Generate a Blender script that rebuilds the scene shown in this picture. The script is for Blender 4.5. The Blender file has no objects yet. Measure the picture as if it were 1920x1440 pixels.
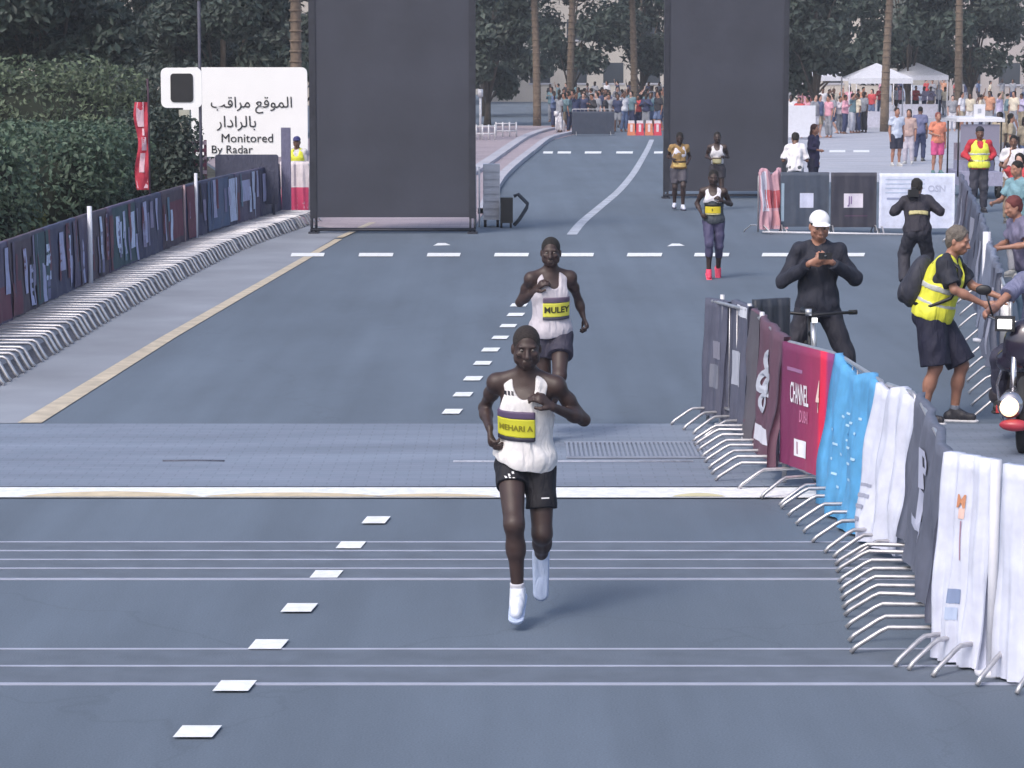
import bpy, math, random
import numpy as np
from mathutils import Vector, Matrix
from mathutils.bvhtree import BVHTree
random.seed(7); np.random.seed(7)
SC = bpy.context.scene
COL = SC.collection
PI = math.pi
# ------------------------------------------------------------------ camera, sky, sun
CAMH, FPX = 3.2, 5000.0
PITCH = math.atan(610.0 / FPX)
cam_d = bpy.data.cameras.new('camera'); cam = bpy.data.objects.new('camera', cam_d); COL.objects.link(cam)
cam.location = (0, 0, CAMH); cam.rotation_euler = (PI / 2 - PITCH, 0, 0)
cam_d.sensor_width = 36; cam_d.lens = FPX / 1920 * 36; cam_d.clip_start = 0.5; cam_d.clip_end = 3000
SC.camera = cam
W = bpy.data.worlds.new('World'); SC.world = W; W.use_nodes = True
nt = W.node_tree; bg = nt.nodes['Background']; sky = nt.nodes.new('ShaderNodeTexSky')
sky.sky_type = 'NISHITA'; sky.sun_disc = False
SUN_EL, SUN_AZ = math.radians(48), math.radians(215)
sky.sun_elevation = SUN_EL; sky.sun_rotation = SUN_AZ; sky.dust_density = 4.0; sky.air_density = 1.0; sky.ozone_density = 1.5
nt.links.new(sky.outputs[0], bg.inputs[0]); bg.inputs[1].default_value = 0.15
sl = bpy.data.lights.new('sun', 'SUN'); so = bpy.data.objects.new('sun', sl); COL.objects.link(so)
sl.energy = 0.8; sl.angle = math.radians(14); sl.color = (1, .97, .94)
# sun direction: azimuth measured clockwise from +Y
sd = Vector((math.sin(SUN_AZ) * math.cos(SUN_EL), math.cos(SUN_AZ) * math.cos(SUN_EL), math.sin(SUN_EL)))
so.rotation_euler = sd.to_track_quat('Z', 'Y').to_euler(); so.location = (0, -20, 40)
SC.view_settings.view_transform = 'Standard'; SC.view_settings.look = 'None'
SC.view_settings.exposure = 0.62; SC.view_settings.gamma = 1.0; SC.view_settings.use_curve_mapping = False

# ------------------------------------------------------------------ placing helpers
cp, sp_ = math.cos(PITCH), math.sin(PITCH)
def G(px, py, z=0.0):
    """ground point (height z) seen at photo pixel px,py of the 1920 x 1440 picture"""
    u = (px - 960) / FPX; v = (720 - py) / FPX
    t = (CAMH - z) / (sp_ - v * cp)
    return Vector((u * t, t * (cp + v * sp_), z))
def S_(py): return FPX / G(960, py).y     # about px per metre
# ------------------------------------------------------------------ materials
def mat(name, col, rough=.6, metal=0., var=.12, scale=6., bump=0., bscale=60., emit=None, spec=None, coat=0, alpha=None):
    m = bpy.data.materials.new(name); m.use_nodes = True; n = m.node_tree; b = n.nodes['Principled BSDF']
    b.inputs['Roughness'].default_value = rough; b.inputs['Metallic'].default_value = metal
    if spec is not None: b.inputs['Specular IOR Level'].default_value = spec
    if coat: b.inputs['Coat Weight'].default_value = coat
    c = (*col, 1)
    if var > 0:
        tc = n.nodes.new('ShaderNodeTexCoord'); no = n.nodes.new('ShaderNodeTexNoise')
        no.inputs['Scale'].default_value = scale; no.inputs['Detail'].default_value = 5
        n.links.new(tc.outputs['Object'], no.inputs['Vector'])
        mp = n.nodes.new('ShaderNodeMapRange'); mp.inputs[1].default_value = .3; mp.inputs[2].default_value = .7
        mp.inputs[3].default_value = 1 - var; mp.inputs[4].default_value = 1 + var
        n.links.new(no.outputs['Fac'], mp.inputs[0])
        mx = n.nodes.new('ShaderNodeVectorMath'); mx.operation = 'SCALE'; mx.inputs[0].default_value = col
        n.links.new(mp.outputs[0], mx.inputs['Scale']); n.links.new(mx.outputs[0], b.inputs['Base Color'])
    else: b.inputs['Base Color'].default_value = c
    if bump > 0:
        tc = n.nodes.new('ShaderNodeTexCoord'); no = n.nodes.new('ShaderNodeTexNoise')
        no.inputs['Scale'].default_value = bscale; no.inputs['Detail'].default_value = 4
        n.links.new(tc.outputs['Object'], no.inputs['Vector'])
        bp = n.nodes.new('ShaderNodeBump'); bp.inputs['Strength'].default_value = bump; bp.inputs['Distance'].default_value = .01
        n.links.new(no.outputs['Fac'], bp.inputs['Height']); n.links.new(bp.outputs[0], b.inputs['Normal'])
    if emit:
        b.inputs['Emission Color'].default_value = (*emit[0], 1); b.inputs['Emission Strength'].default_value = emit[1]
    return m
_mc = {}
def cm(col, rough=.75, var=.1, bump=.25, bscale=35, metal=0):   # cached cloth-like material
    k = (tuple(round(c, 3) for c in col), rough, var, metal, bump > 0)
    if k not in _mc:
        m = _mc[k] = mat('cloth_%d' % len(_mc), col, rough, metal, var, 9, bump, bscale)
        if bump > 0:   # soft creases on top of the weave
            n = m.node_tree; b = n.nodes['Principled BSDF']; old = b.inputs['Normal'].links[0].from_node
            tc = n.nodes.new('ShaderNodeTexCoord'); mp = n.nodes.new('ShaderNodeMapping'); mp.inputs['Scale'].default_value = (1, 1, .35); mp.inputs['Rotation'].default_value = (.25, .35, .2)
            no = n.nodes.new('ShaderNodeTexNoise'); no.inputs['Scale'].default_value = 13; no.inputs['Detail'].default_value = 2; no.inputs['Distortion'].default_value = .8
            bp = n.nodes.new('ShaderNodeBump'); bp.inputs['Strength'].default_value = .75; bp.inputs['Distance'].default_value = .035
            n.links.new(tc.outputs['Object'], mp.inputs[0]); n.links.new(mp.outputs[0], no.inputs['Vector']); n.links.new(no.outputs['Fac'], bp.inputs['Height']); n.links.new(bp.outputs[0], old.inputs['Normal'])
    return _mc[k]
M = {}
M['white'] = mat('white_fabric', (.62, .63, .70), .7, 0, .06, 7, .2, 20)
M['steel'] = mat('galvanised_steel', (.52, .51, .53), .38, .75, .15, 20)
M['rail'] = mat('painted_rail', (.62, .62, .66), .45, .2, .1, 8)
M['black'] = mat('black_plastic', (.012, .012, .016), .45, 0, .2, 9)
M['navy'] = mat('navy_vinyl', (.035, .038, .075), .5, 0, .25, 4)
M['rubber'] = mat('rubber', (.02, .02, .022), .8, 0, .2, 10)
M['paint'] = mat('road_paint', (.78, .8, .82), .6, 0, .12, 14, .2, 80)
M['yellow_paint'] = mat('yellow_road_paint', (.50, .43, .33), .65, 0, .2, 5, .2, 80)
M['eye_white'] = mat('eye_white', (.16, .14, .13), .2, 0, 0); M['iris'] = mat('iris', (.015, .01, .008), .15, 0, 0)
M['hair_short'] = mat('cropped_hair', (.026, .02, .02), .9, 0, .3, 90, .8, 160)
M['hair_black'] = mat('black_hair', (.012, .01, .01), .85, 0, .3, 90, .8, 160)
M['hair_grey'] = mat('greying_hair', (.14, .12, .105), .8, 0, .3, 80, .8, 120)
M['glass'] = mat('window_glass', (.05, .06, .075), .15, 0, .2, .4)

# ------------------------------------------------------------------ mesh helpers
def link(name, me, m=None, parent=None):
    o = bpy.data.objects.new(name, me); COL.objects.link(o)
    if m is not None and not me.materials: me.materials.append(m)
    if parent is not None: o.parent = parent
    return o
def tag(o, label=None, cat=None, group=None, kind=None):
    if label: o['label'] = label
    if cat: o['category'] = cat
    if group: o['group'] = group
    if kind: o['kind'] = kind
    return o
def empty(name, loc=(0, 0, 0), rz=0, label=None, cat=None, group=None, sc=1):
    o = bpy.data.objects.new(name, None); COL.objects.link(o); o.location = loc; o.rotation_euler = (0, 0, rz); o.scale = (sc,) * 3
    o.empty_display_size = .2
    return tag(o, label, cat, group)
class MB:
    def __init__(s): s.v = []; s.f = []; s.sm = []
    def add(s, vs, fs, smooth=False):
        b = len(s.v); s.v += [tuple(v) for v in vs]; s.f += [tuple(i + b for i in f) for f in fs]; s.sm += [smooth] * len(fs)
    def box(s, lo, hi, R=None, T=None):
        x0, y0, z0 = lo; x1, y1, z1 = hi
        vs = [Vector(p) for p in ((x0, y0, z0), (x1, y0, z0), (x1, y1, z0), (x0, y1, z0), (x0, y0, z1), (x1, y0, z1), (x1, y1, z1), (x0, y1, z1))]
        if R is not None: vs = [R @ v for v in vs]
        if T is not None: vs = [v + Vector(T) for v in vs]
        s.add(vs, [(0, 3, 2, 1), (4, 5, 6, 7), (0, 1, 5, 4), (1, 2, 6, 5), (2, 3, 7, 6), (3, 0, 4, 7)])
    def tube(s, pts, r, n=8, closed=False, r2=None):
        pts = [Vector(p) for p in pts]; N = len(pts); vs = []; fs = []
        up = Vector((0, 0, 1)); prev = None
        for i, p in enumerate(pts):
            if closed: d = pts[(i + 1) % N] - pts[i - 1]
            else: d = pts[min(i + 1, N - 1)] - pts[max(i - 1, 0)]
            d.normalize()
            if prev is None:
                a = d.cross(up)
                if a.length < .1: a = d.cross(Vector((1, 0, 0)))
            else: a = prev - d * prev.dot(d)
            a.normalize(); prev = a; b = d.cross(a)
            rr = r if r2 is None else r + (r2 - r) * i / max(1, N - 1)
            for k in range(n):
                t = 2 * PI * k / n; vs.append(p + a * math.cos(t) * rr + b * math.sin(t) * rr)
        for i in range(N if closed else N - 1):
            j = (i + 1) % N
            for k in range(n): fs.append((i * n + k, i * n + (k + 1) % n, j * n + (k + 1) % n, j * n + k))
        if not closed: fs += [tuple(range(n))[::-1], tuple((N - 1) * n + k for k in range(n))]
        s.add(vs, fs, True)
    def quad(s, a, b, c, d): s.add([a, b, c, d], [(0, 1, 2, 3)])
    def build(s, name, m=None, parent=None):
        me = bpy.data.meshes.new(name); me.from_pydata(s.v, [], s.f); me.update()
        me.polygons.foreach_set('use_smooth', s.sm)
        return link(name, me, m, parent)
def sheet(name, pts, z, m, label=None, kind='structure', parent=None):
    b = MB(); b.add([(p[0], p[1], z) for p in pts], [tuple(range(len(pts)))])
    me = bpy.data.meshes.new(name); me.from_pydata(b.v, [], b.f); me.update()
    if me.polygons[0].normal.z < 0: me.flip_normals()
    o = link(name, me, m, parent)
    if kind: o['kind'] = kind
    if label: o['label'] = label
    return o
def text_mesh(txt, size, extrude=.0, align='CENTER', bold=0.0, xs=1.0):
    c = bpy.data.curves.new('lettering', 'FONT'); c.body = txt; c.size = size; c.extrude = extrude; c.align_x = align; c.align_y = 'CENTER'; c.offset = bold; c.resolution_u = 3
    o = bpy.data.objects.new('lettering', c); COL.objects.link(o)
    me = bpy.data.meshes.new_from_object(o.evaluated_get(bpy.context.evaluated_depsgraph_get()))
    bpy.data.objects.remove(o); bpy.data.curves.remove(c)
    if xs != 1: 
        for v in me.vertices: v.co.x *= xs
    return me
# ------------------------------------------------------------------ implicit surfaces (continuous bodies and clothes)
def V3(*a): return np.array(a, dtype=np.float64)
def nrm(v): v = np.asarray(v, float); return v / max(1e-9, np.linalg.norm(v))
class Shape:
    def __init__(s): s.ops = []
    def cone(s, a, b, r1, r2, k=.02, cap=False, sq=None, cap0=False):
        s.ops.append(('cone', np.asarray(a, float), np.asarray(b, float), r1, r2, k, cap, sq, cap0)); return s
    def ell(s, c, r, R=None, k=.03, sub=False):
        s.ops.append(('sub' if sub else 'ell', np.asarray(c, float), np.asarray(r, float), np.eye(3) if R is None else R, k)); return s
    def cut(s, p, n): s.ops.append(('cut', np.asarray(p, float), nrm(n))); return s
    def _b(s):
        lo = np.full(3, 1e9); hi = -lo
        for o in s.ops:
            if o[0] == 'cone':
                r = max(o[3], o[4]); lo = np.minimum(lo, np.minimum(o[1], o[2]) - r); hi = np.maximum(hi, np.maximum(o[1], o[2]) + r)
            elif o[0] == 'ell':
                e = np.abs(o[3]) @ o[2]; lo = np.minimum(lo, o[1] - e); hi = np.maximum(hi, o[1] + e)
        return lo, hi
    def mesh(s, name, h, m=None, parent=None, fold=0., ff=28., box=None, off=0.):
        lo, hi = s._b(); lo = lo - 3 * h - off - .01; hi = hi + 3 * h + off + .01
        if box is not None: lo = np.maximum(lo, np.array(box[0]) - 2 * h); hi = np.minimum(hi, np.array(box[1]) + 2 * h)
        n = np.maximum(4, np.ceil((hi - lo) / h).astype(int) + 1)
        ax = [(lo[i] + h * np.arange(n[i])).astype(np.float32) for i in range(3)]
        F = np.full(tuple(n), 1., np.float32)
        def sub(l, u):
            i0 = np.clip(np.floor((l - lo) / h).astype(int), 0, n); i1 = np.clip(np.ceil((u - lo) / h).astype(int) + 1, 0, n)
            sl = tuple(slice(a, b) for a, b in zip(i0, i1)); 
            return sl, ax[0][sl[0]][:, None, None], ax[1][sl[1]][None, :, None], ax[2][sl[2]][None, None, :]
        for o in s.ops:
            if o[0] == 'cone':
                _, a, b, r1, r2, k, cap, sq, cap0 = o; pad = max(r1, r2) + k + off + h + .02
                sl, X, Y, Z = sub(np.minimum(a, b) - pad, np.maximum(a, b) + pad)
                if F[sl].size == 0: continue
                d = b - a; L2 = max(1e-9, d @ d)
                t = np.clip(((X - a[0]) * d[0] + (Y - a[1]) * d[1] + (Z - a[2]) * d[2]) / L2, 0, 1)
                vx = X - a[0] - t * d[0]; vy = Y - a[1] - t * d[1]; vz = Z - a[2] - t * d[2]
                q = vx * vx + vy * vy + vz * vz
                if sq is not None:
                    c = vx * sq[0][0] + vy * sq[0][1] + vz * sq[0][2]; q = q + (sq[1] ** 2 - 1) * c * c
                D = np.sqrt(q) - (r1 + (r2 - r1) * t)
                e = d / math.sqrt(L2)
                if cap: D = np.maximum(D, (X - b[0]) * e[0] + (Y - b[1]) * e[1] + (Z - b[2]) * e[2])
                if cap0: D = np.maximum(D, -((X - a[0]) * e[0] + (Y - a[1]) * e[1] + (Z - a[2]) * e[2]))
            elif o[0] in ('ell', 'sub'):
                _, c, r, R, k = o; e = np.abs(R) @ r + k + off + h + .02
                sl, X, Y, Z = sub(c - e, c + e)
                if F[sl].size == 0: continue
                x, y, z = X - c[0], Y - c[1], Z - c[2]
                q = [x * R[0][i] + y * R[1][i] + z * R[2][i] for i in range(3)]
                k0 = np.sqrt(sum((q[i] / r[i]) ** 2 for i in range(3))); k1 = np.sqrt(sum((q[i] / r[i] ** 2) ** 2 for i in range(3)))
                D = k0 * (k0 - 1) / np.maximum(k1, 1e-6)
            else:
                _, p, nn = o
                X, Y, Z = ax[0][:, None, None], ax[1][None, :, None], ax[2][None, None, :]
                F = np.maximum(F, ((X - p[0]) * nn[0] + (Y - p[1]) * nn[1] + (Z - p[2]) * nn[2]).astype(np.float32)); continue
            A = F[sl]
            if o[0] == 'sub': D = -D; hh = np.clip(.5 + .5 * (A - D) / k, 0, 1); F[sl] = D + (A - D) * hh + k * hh * (1 - hh)
            else: hh = np.clip(.5 + .5 * (A - D) / k, 0, 1); F[sl] = A + (D - A) * hh - k * hh * (1 - hh)
        if fold:
            X, Y, Z = ax[0][:, None, None], ax[1][None, :, None], ax[2][None, None, :]
            F = F + fold * (np.sin(ff * X + 1.7 * np.sin(.6 * ff * Z) + 1) * np.sin(ff * .8 * Z + 2 * np.sin(.5 * ff * Y + .4 * ff * X)) + .5 * np.sin(ff * 1.9 * Y + ff * 1.3 * Z + 2 * np.sin(ff * X))).astype(np.float32)
        F = F - off
        F[0] = F[-1] = 1; F[:, 0] = F[:, -1] = 1; F[:, :, 0] = F[:, :, -1] = 1
        I = F < 0
        c8 = [I[i:n[0] - 1 + i, j:n[1] - 1 + j, k:n[2] - 1 + k] for i in (0, 1) for j in (0, 1) for k in (0, 1)]
        sm = sum(c.astype(np.uint8) for c in c8); act = (sm > 0) & (sm < 8)
        idx = np.argwhere(act)
        if len(idx) == 0: return None
        vid = np.full(act.shape, -1, np.int32); vid[act] = np.arange(len(idx))
        cor = [(i, j, k) for i in (0, 1) for j in (0, 1) for k in (0, 1)]
        val = {c: F[idx[:, 0] + c[0], idx[:, 1] + c[1], idx[:, 2] + c[2]] for c in cor}
        acc = np.zeros((len(idx), 3)); cnt = np.zeros(len(idx))
        for c in cor:
            for axi in range(3):
                if c[axi] == 0:
                    d = list(c); d[axi] = 1; va, vb = val[c], val[tuple(d)]
                    ms = (va < 0) != (vb < 0); t = np.where(ms, va / np.where(ms, va - vb, 1), 0)
                    P = np.tile(np.array(c, float), (len(idx), 1)); P[:, axi] = t
                    acc[ms] += P[ms]; cnt[ms] += 1
        V = lo + h * (idx + acc / cnt[:, None])
        quads = []
        for axi in range(3):
            a1, a2 = (axi + 1) % 3, (axi + 2) % 3
            s0 = [slice(None)] * 3; s1 = [slice(None)] * 3; s0[axi] = slice(0, -1); s1[axi] = slice(1, None)
            A, B = I[tuple(s0)], I[tuple(s1)]
            e = np.argwhere(A != B)
            e = e[(e[:, a1] > 0) & (e[:, a2] > 0) & (e[:, a1] < n[a1] - 1) & (e[:, a2] < n[a2] - 1)]
            fl = A[e[:, 0], e[:, 1], e[:, 2]]
            def cid(o1, o2):
                q = e.copy(); q[:, a1] -= o1; q[:, a2] -= o2; return vid[q[:, 0], q[:, 1], q[:, 2]]
            Q = np.stack([cid(1, 1), cid(0, 1), cid(0, 0), cid(1, 0)], 1)
            Q[~fl] = Q[~fl][:, ::-1]; quads.append(Q)
        Q = np.concatenate(quads); Q = Q[(Q >= 0).all(1)]
        return np_mesh(name, V, Q, m, parent)
def np_mesh(name, V, Q, m=None, parent=None, smooth=True):
    me = bpy.data.meshes.new(name); k = Q.shape[1]
    me.vertices.add(len(V)); me.vertices.foreach_set('co', np.asarray(V, np.float32).ravel())
    me.loops.add(Q.size); me.loops.foreach_set('vertex_index', Q.astype(np.int32).ravel())
    me.polygons.add(len(Q)); me.polygons.foreach_set('loop_start', np.arange(0, Q.size, k, dtype=np.int32))
    me.polygons.foreach_set('use_smooth', np.full(len(Q), smooth)); me.update(); me.validate()
    return link(name, me, m, parent)
def rot(rx=0, ry=0, rz=0):
    return np.array(Matrix.Rotation(rz, 3, 'Z') @ Matrix.Rotation(ry, 3, 'Y') @ Matrix.Rotation(rx, 3, 'X'))
# ================================================================== STRUCTURE: ground, road, markings
def asphalt():
    m = mat('asphalt', (.11, .139, .196), .82, 0, .10, .35, 0)
    n = m.node_tree; b = n.nodes['Principled BSDF']
    tc = n.nodes.new('ShaderNodeTexCoord')
    n1 = n.nodes.new('ShaderNodeTexNoise'); n1.inputs['Scale'].default_value = 90; n1.inputs['Detail'].default_value = 3
    n2 = n.nodes.new('ShaderNodeTexNoise'); n2.inputs['Scale'].default_value = .22; n2.inputs['Detail'].default_value = 6; n2.inputs['Roughness'].default_value = .65
    mpg = n.nodes.new('ShaderNodeMapping'); mpg.inputs['Scale'].default_value = (2.2, .6, 1)
    n.links.new(tc.outputs['Object'], mpg.inputs[0]); n.links.new(mpg.outputs[0], n2.inputs['Vector']); n.links.new(tc.outputs['Object'], n1.inputs['Vector'])
    r1 = n.nodes.new('ShaderNodeMapRange'); r1.inputs[1].default_value = .25; r1.inputs[2].default_value = .75; r1.inputs[3].default_value = .82; r1.inputs[4].default_value = 1.18
    r2 = n.nodes.new('ShaderNodeMapRange'); r2.inputs[1].default_value = .35; r2.inputs[2].default_value = .68; r2.inputs[3].default_value = .86; r2.inputs[4].default_value = 1.12
    n.links.new(n1.outputs['Fac'], r1.inputs[0]); n.links.new(n2.outputs['Fac'], r2.inputs[0])
    mu0 = n.nodes.new('ShaderNodeMath'); mu0.operation = 'MULTIPLY'; n.links.new(r1.outputs[0], mu0.inputs[0]); n.links.new(r2.outputs[0], mu0.inputs[1])
    mp3 = n.nodes.new('ShaderNodeMapping'); mp3.inputs['Scale'].default_value = (2.6, .07, 1); mp3.inputs['Rotation'].default_value = (0, 0, -.05); n3 = n.nodes.new('ShaderNodeTexNoise'); n3.inputs['Scale'].default_value = 1; n3.inputs['Detail'].default_value = 5
    n.links.new(tc.outputs['Object'], mp3.inputs[0]); n.links.new(mp3.outputs[0], n3.inputs['Vector']); r3 = n.nodes.new('ShaderNodeMapRange'); r3.inputs[1].default_value = .35; r3.inputs[2].default_value = .65; r3.inputs[3].default_value = .93; r3.inputs[4].default_value = 1.06
    n.links.new(n3.outputs['Fac'], r3.inputs[0])
    n4 = n.nodes.new('ShaderNodeTexVoronoi'); n4.feature = 'DISTANCE_TO_EDGE'; n4.inputs['Scale'].default_value = .33; n5 = n.nodes.new('ShaderNodeTexNoise'); n5.inputs['Scale'].default_value = 1.3; n5.inputs['Detail'].default_value = 5
    mx5 = n.nodes.new('ShaderNodeVectorMath'); mx5.operation = 'MULTIPLY_ADD'; mx5.inputs[1].default_value = (1.1, 1.1, 0); n.links.new(n5.outputs['Color'], mx5.inputs[0]); n.links.new(tc.outputs['Object'], mx5.inputs[2]); n.links.new(tc.outputs['Object'], n5.inputs['Vector']); n.links.new(mx5.outputs[0], n4.inputs['Vector'])
    r4 = n.nodes.new('ShaderNodeMapRange'); r4.inputs[1].default_value = .0; r4.inputs[2].default_value = .006; r4.inputs[3].default_value = .9; r4.inputs[4].default_value = 1.0; n.links.new(n4.outputs['Distance'], r4.inputs[0])
    mu1 = n.nodes.new('ShaderNodeMath'); mu1.operation = 'MULTIPLY'; n.links.new(mu0.outputs[0], mu1.inputs[0]); n.links.new(r3.outputs[0], mu1.inputs[1])
    mu = n.nodes.new('ShaderNodeMath'); mu.operation = 'MULTIPLY'; n.links.new(mu1.outputs[0], mu.inputs[0]); n.links.new(r4.outputs[0], mu.inputs[1])
    v = n.nodes.new('ShaderNodeVectorMath'); v.operation = 'SCALE'; v.inputs[0].default_value = (.112, .143, .188)
    n.links.new(mu.outputs[0], v.inputs['Scale']); n.links.new(v.outputs[0], b.inputs['Base Color'])
    bp = n.nodes.new('ShaderNodeBump'); bp.inputs['Strength'].default_value = .35; bp.inputs['Distance'].default_value = .004
    n.links.new(n1.outputs['Fac'], bp.inputs['Height']); n.links.new(bp.outputs[0], b.inputs['Normal'])
    return m
def pavers(name, c1, c2, mort, sx, sy):
    m = mat(name, c1, .8, 0, 0); n = m.node_tree; b = n.nodes['Principled BSDF']
    tc = n.nodes.new('ShaderNodeTexCoord'); br = n.nodes.new('ShaderNodeTexBrick')
    br.inputs['Color1'].default_value = (*c1, 1); br.inputs['Color2'].default_value = (*c2, 1); br.inputs['Mortar'].default_value = (*mort, 1)
    br.inputs['Scale'].default_value = 1; br.inputs['Brick Width'].default_value = sx; br.inputs['Row Height'].default_value = sy; br.inputs['Mortar Size'].default_value = .006; br.inputs['Mortar Smooth'].default_value = .3
    n.links.new(tc.outputs['Object'], br.inputs['Vector'])
    no = n.nodes.new('ShaderNodeTexNoise'); no.inputs['Scale'].default_value = .9; no.inputs['Detail'].default_value = 6
    mg = n.nodes.new('ShaderNodeMapping'); mg.inputs['Scale'].default_value = (.35, 2.2, 1); n.links.new(tc.outputs['Object'], mg.inputs[0]); n.links.new(mg.outputs[0], no.inputs['Vector'])
    r = n.nodes.new('ShaderNodeMapRange'); r.inputs[1].default_value = .3; r.inputs[2].default_value = .7; r.inputs[3].default_value = .82; r.inputs[4].default_value = 1.15
    n.links.new(no.outputs['Fac'], r.inputs[0]); v = n.nodes.new('ShaderNodeVectorMath'); v.operation = 'SCALE'
    n.links.new(br.outputs['Color'], v.inputs[0]); n.links.new(r.outputs[0], v.inputs['Scale']); n.links.new(v.outputs[0], b.inputs['Base Color'])
    bp = n.nodes.new('ShaderNodeBump'); bp.inputs['Strength'].default_value = .4; bp.inputs['Distance'].default_value = .004; bp.invert = True
    n.links.new(br.outputs['Fac'], bp.inputs['Height']); n.links.new(bp.outputs[0], b.inputs['Normal'])
    return m
M['asphalt'] = asphalt()
M['pave'] = pavers('interlocking_pavers', (.185, .225, .295), (.20, .235, .31), (.16, .19, .25), .2, .1)
M['pave_pink'] = pavers('pink_pavers', (.34, .28, .32), (.39, .33, .36), (.26, .23, .26), .4, .2)
M['plaza'] = pavers('plaza_pavers', (.36, .38, .45), (.41, .42, .48), (.3, .3, .36), .6, .6)
M['concrete'] = mat('concrete', (.245, .265, .31), .85, 0, .15, .8, .2, 60)
M['kerb'] = mat('kerb_concrete', (.42, .42, .48), .8, 0, .12, 2, .2, 40)
M['sand'] = mat('sandy_ground', (.3, .27, .23), .95, 0, .2, .2, .2, 20)
M['soil'] = mat('verge_soil', (.07, .065, .045), .95, 0, .3, 1.5, .4, 30)

ground = sheet('ground', [(-900, 2), (900, 2), (900, 1800), (-900, 1800)], -.02, M['sand'])
road = sheet('road', [(-30, 3), (34, 3), (34, 240), (-30, 240)], 0, M['asphalt'])
road['label'] = 'smooth blue grey asphalt road'
def gp(pts): return [G(*p) for p in pts]
sheet('verge', gp([(-900, 792), (-350, 800), (-80, 640), (180, 525), (368, 450), (520, 400), (300, 250), (-500, 250)]), .008, M['soil'])
gutter = sheet('gutter', gp([(-900, 794), (38, 794), (628, 447), (700, 416), (560, 396), (368, 452), (-80, 660), (-700, 794)]), .004, M['concrete'])
sheet('sidewalk', gp([(560, 418), (640, 433), (885, 434), (905, 402), (940, 338), (1000, 286), (1030, 265), (1080, 252), (1080, 236), (700, 236), (380, 300)]), .012, M['pave_pink'])
sheet('plaza', gp([(1480, 342), (2050, 342), (2500, 160), (1380, 160)]), .008, M['plaza'])
y0, y1 = G(960, 914).y, G(960, 796).y
sheet('crossing', [(-9, y0), (6.5, y0), (6.5, y1), (-9, y1)], .008, M['pave'])
# kerb along the far left bend
def ribbon(name, pts, w, h, z0, m, kind='structure', parent=None, label=None):
    b = MB(); P = [Vector((p[0], p[1], 0)) for p in pts]; n = len(P); L = []
    for i, p in enumerate(P):
        d = (P[min(i + 1, n - 1)] - P[max(i - 1, 0)]).normalized(); s = Vector((-d.y, d.x, 0)) * w / 2
        L.append((p - s, p + s))
    z1 = Vector((0, 0, z0 + h)); zb = Vector((0, 0, z0))
    for i in range(n - 1):
        a, c = L[i]; e, g = L[i + 1]
        b.quad(a + z1, e + z1, g + z1, c + z1)
        if h > .01:
            b.quad(a + zb, e + zb, e + z1, a + z1); b.quad(c + z1, g + z1, g + zb, c + zb)
    o = b.build(name, m, parent)
    for pl in o.data.polygons[:1]:
        if pl.normal.z < 0: o.data.flip_normals()
    if kind: o['kind'] = kind
    if label: o['label'] = label
    return o
def smooth_path(pts, n=8):
    P = [Vector((p[0], p[1], 0)) for p in pts]; out = []
    for i in range(len(P) - 1):
        a, b, c, d = P[max(i - 1, 0)], P[i], P[i + 1], P[min(i + 2, len(P) - 1)]
        for k in range(n):
            t = k / n; out.append(.5 * ((2 * b) + (c - a) * t + (2 * a - 5 * b + 4 * c - d) * t * t + (-a + 3 * b - 3 * c + d) * t ** 3))
    out.append(P[-1]); return out
ribbon('kerb', smooth_path(gp([(907, 402), (942, 335), (1002, 283), (1032, 262), (1080, 250), (1110, 246)])), .25, .13, 0, M['kerb'])
ribbon('kerb', smooth_path(gp([(880, 330), (925, 300), (980, 262), (1015, 248), (1040, 243)])), .35, .10, .012, M['kerb'])
# ---- painted markings (parts of the road)
def mark(name, pts, z=.004, m=None):
    return sheet(name, pts, z, m or M['paint'], kind=None, parent=road)
mark('edge_line', gp([(33, 794), (78, 794), (330, 633), (642, 449), (628, 449), (300, 634)]), .008, M['yellow_paint'])
mark('edge_line', gp([(630, 447), (643, 447), (705, 418), (692, 418)]), .016, M['yellow_paint'])
for x0, x1 in ((545, 607), (672, 736), (800, 862), (926, 990), (1048, 1112), (1175, 1240), (1301, 1366), (1428, 1492), (1556, 1620)):
    w = (x1 - x0) / S_(479)
    a = G(x0, 482); b = G(x1, 482); c = G(x1 + 2, 475.5); d = G(x0 + 2, 475.5)
    mark('crossing_dash', [a, b, c, d], .012)
for cx, cy in ((829, 459), (1268, 460)):
    mark('lane_arrow', gp([(cx - 17, cy + 2), (cx + 16, cy + 1), (cx + 6, cy - 3), (cx - 8, cy - 3)]), .004)
for x, y, w, h in ((973, 573, 30, 6), (967, 591, 30, 6), (953, 612, 29, 6), (938, 634, 29, 6), (920, 657, 31, 7), (905, 682, 31, 7), (887, 711, 32, 8), (868, 741, 33, 8), (848, 773, 33, 9), (705, 978, 44, 13), (658, 1025, 47, 13), (612, 1080, 52, 14), (561, 1143, 57, 16), (503, 1212, 62, 18), (440, 1290, 67, 20), (370, 1376, 74, 22)):
    k = h * .42
    mark('lane_dash', z=.0135 if y > 950 else .010, pts= gp([(x - w / 2 - k, y + h / 2), (x + w / 2 - k, y + h / 2), (x + w / 2 + k, y - h / 2), (x - w / 2 + k, y - h / 2)]))
o = ribbon('curved_line', smooth_path(gp([(1222, 262), (1214, 280), (1200, 305), (1184, 330), (1160, 358), (1125, 388), (1092, 416), (1072, 440)])), .19, 0, .004, mat('worn_line', (.4, .43, .5), .7, 0, .25, 3), None, road)
for x0, x1 in ((1018, 1036), (1045, 1070), (1096, 1127), (1155, 1186), (1226, 1242)):
    mark('crossing_dash', gp([(x0, 288), (x1, 288), (x1 + 1, 284), (x0 + 1, 284)]))
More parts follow.
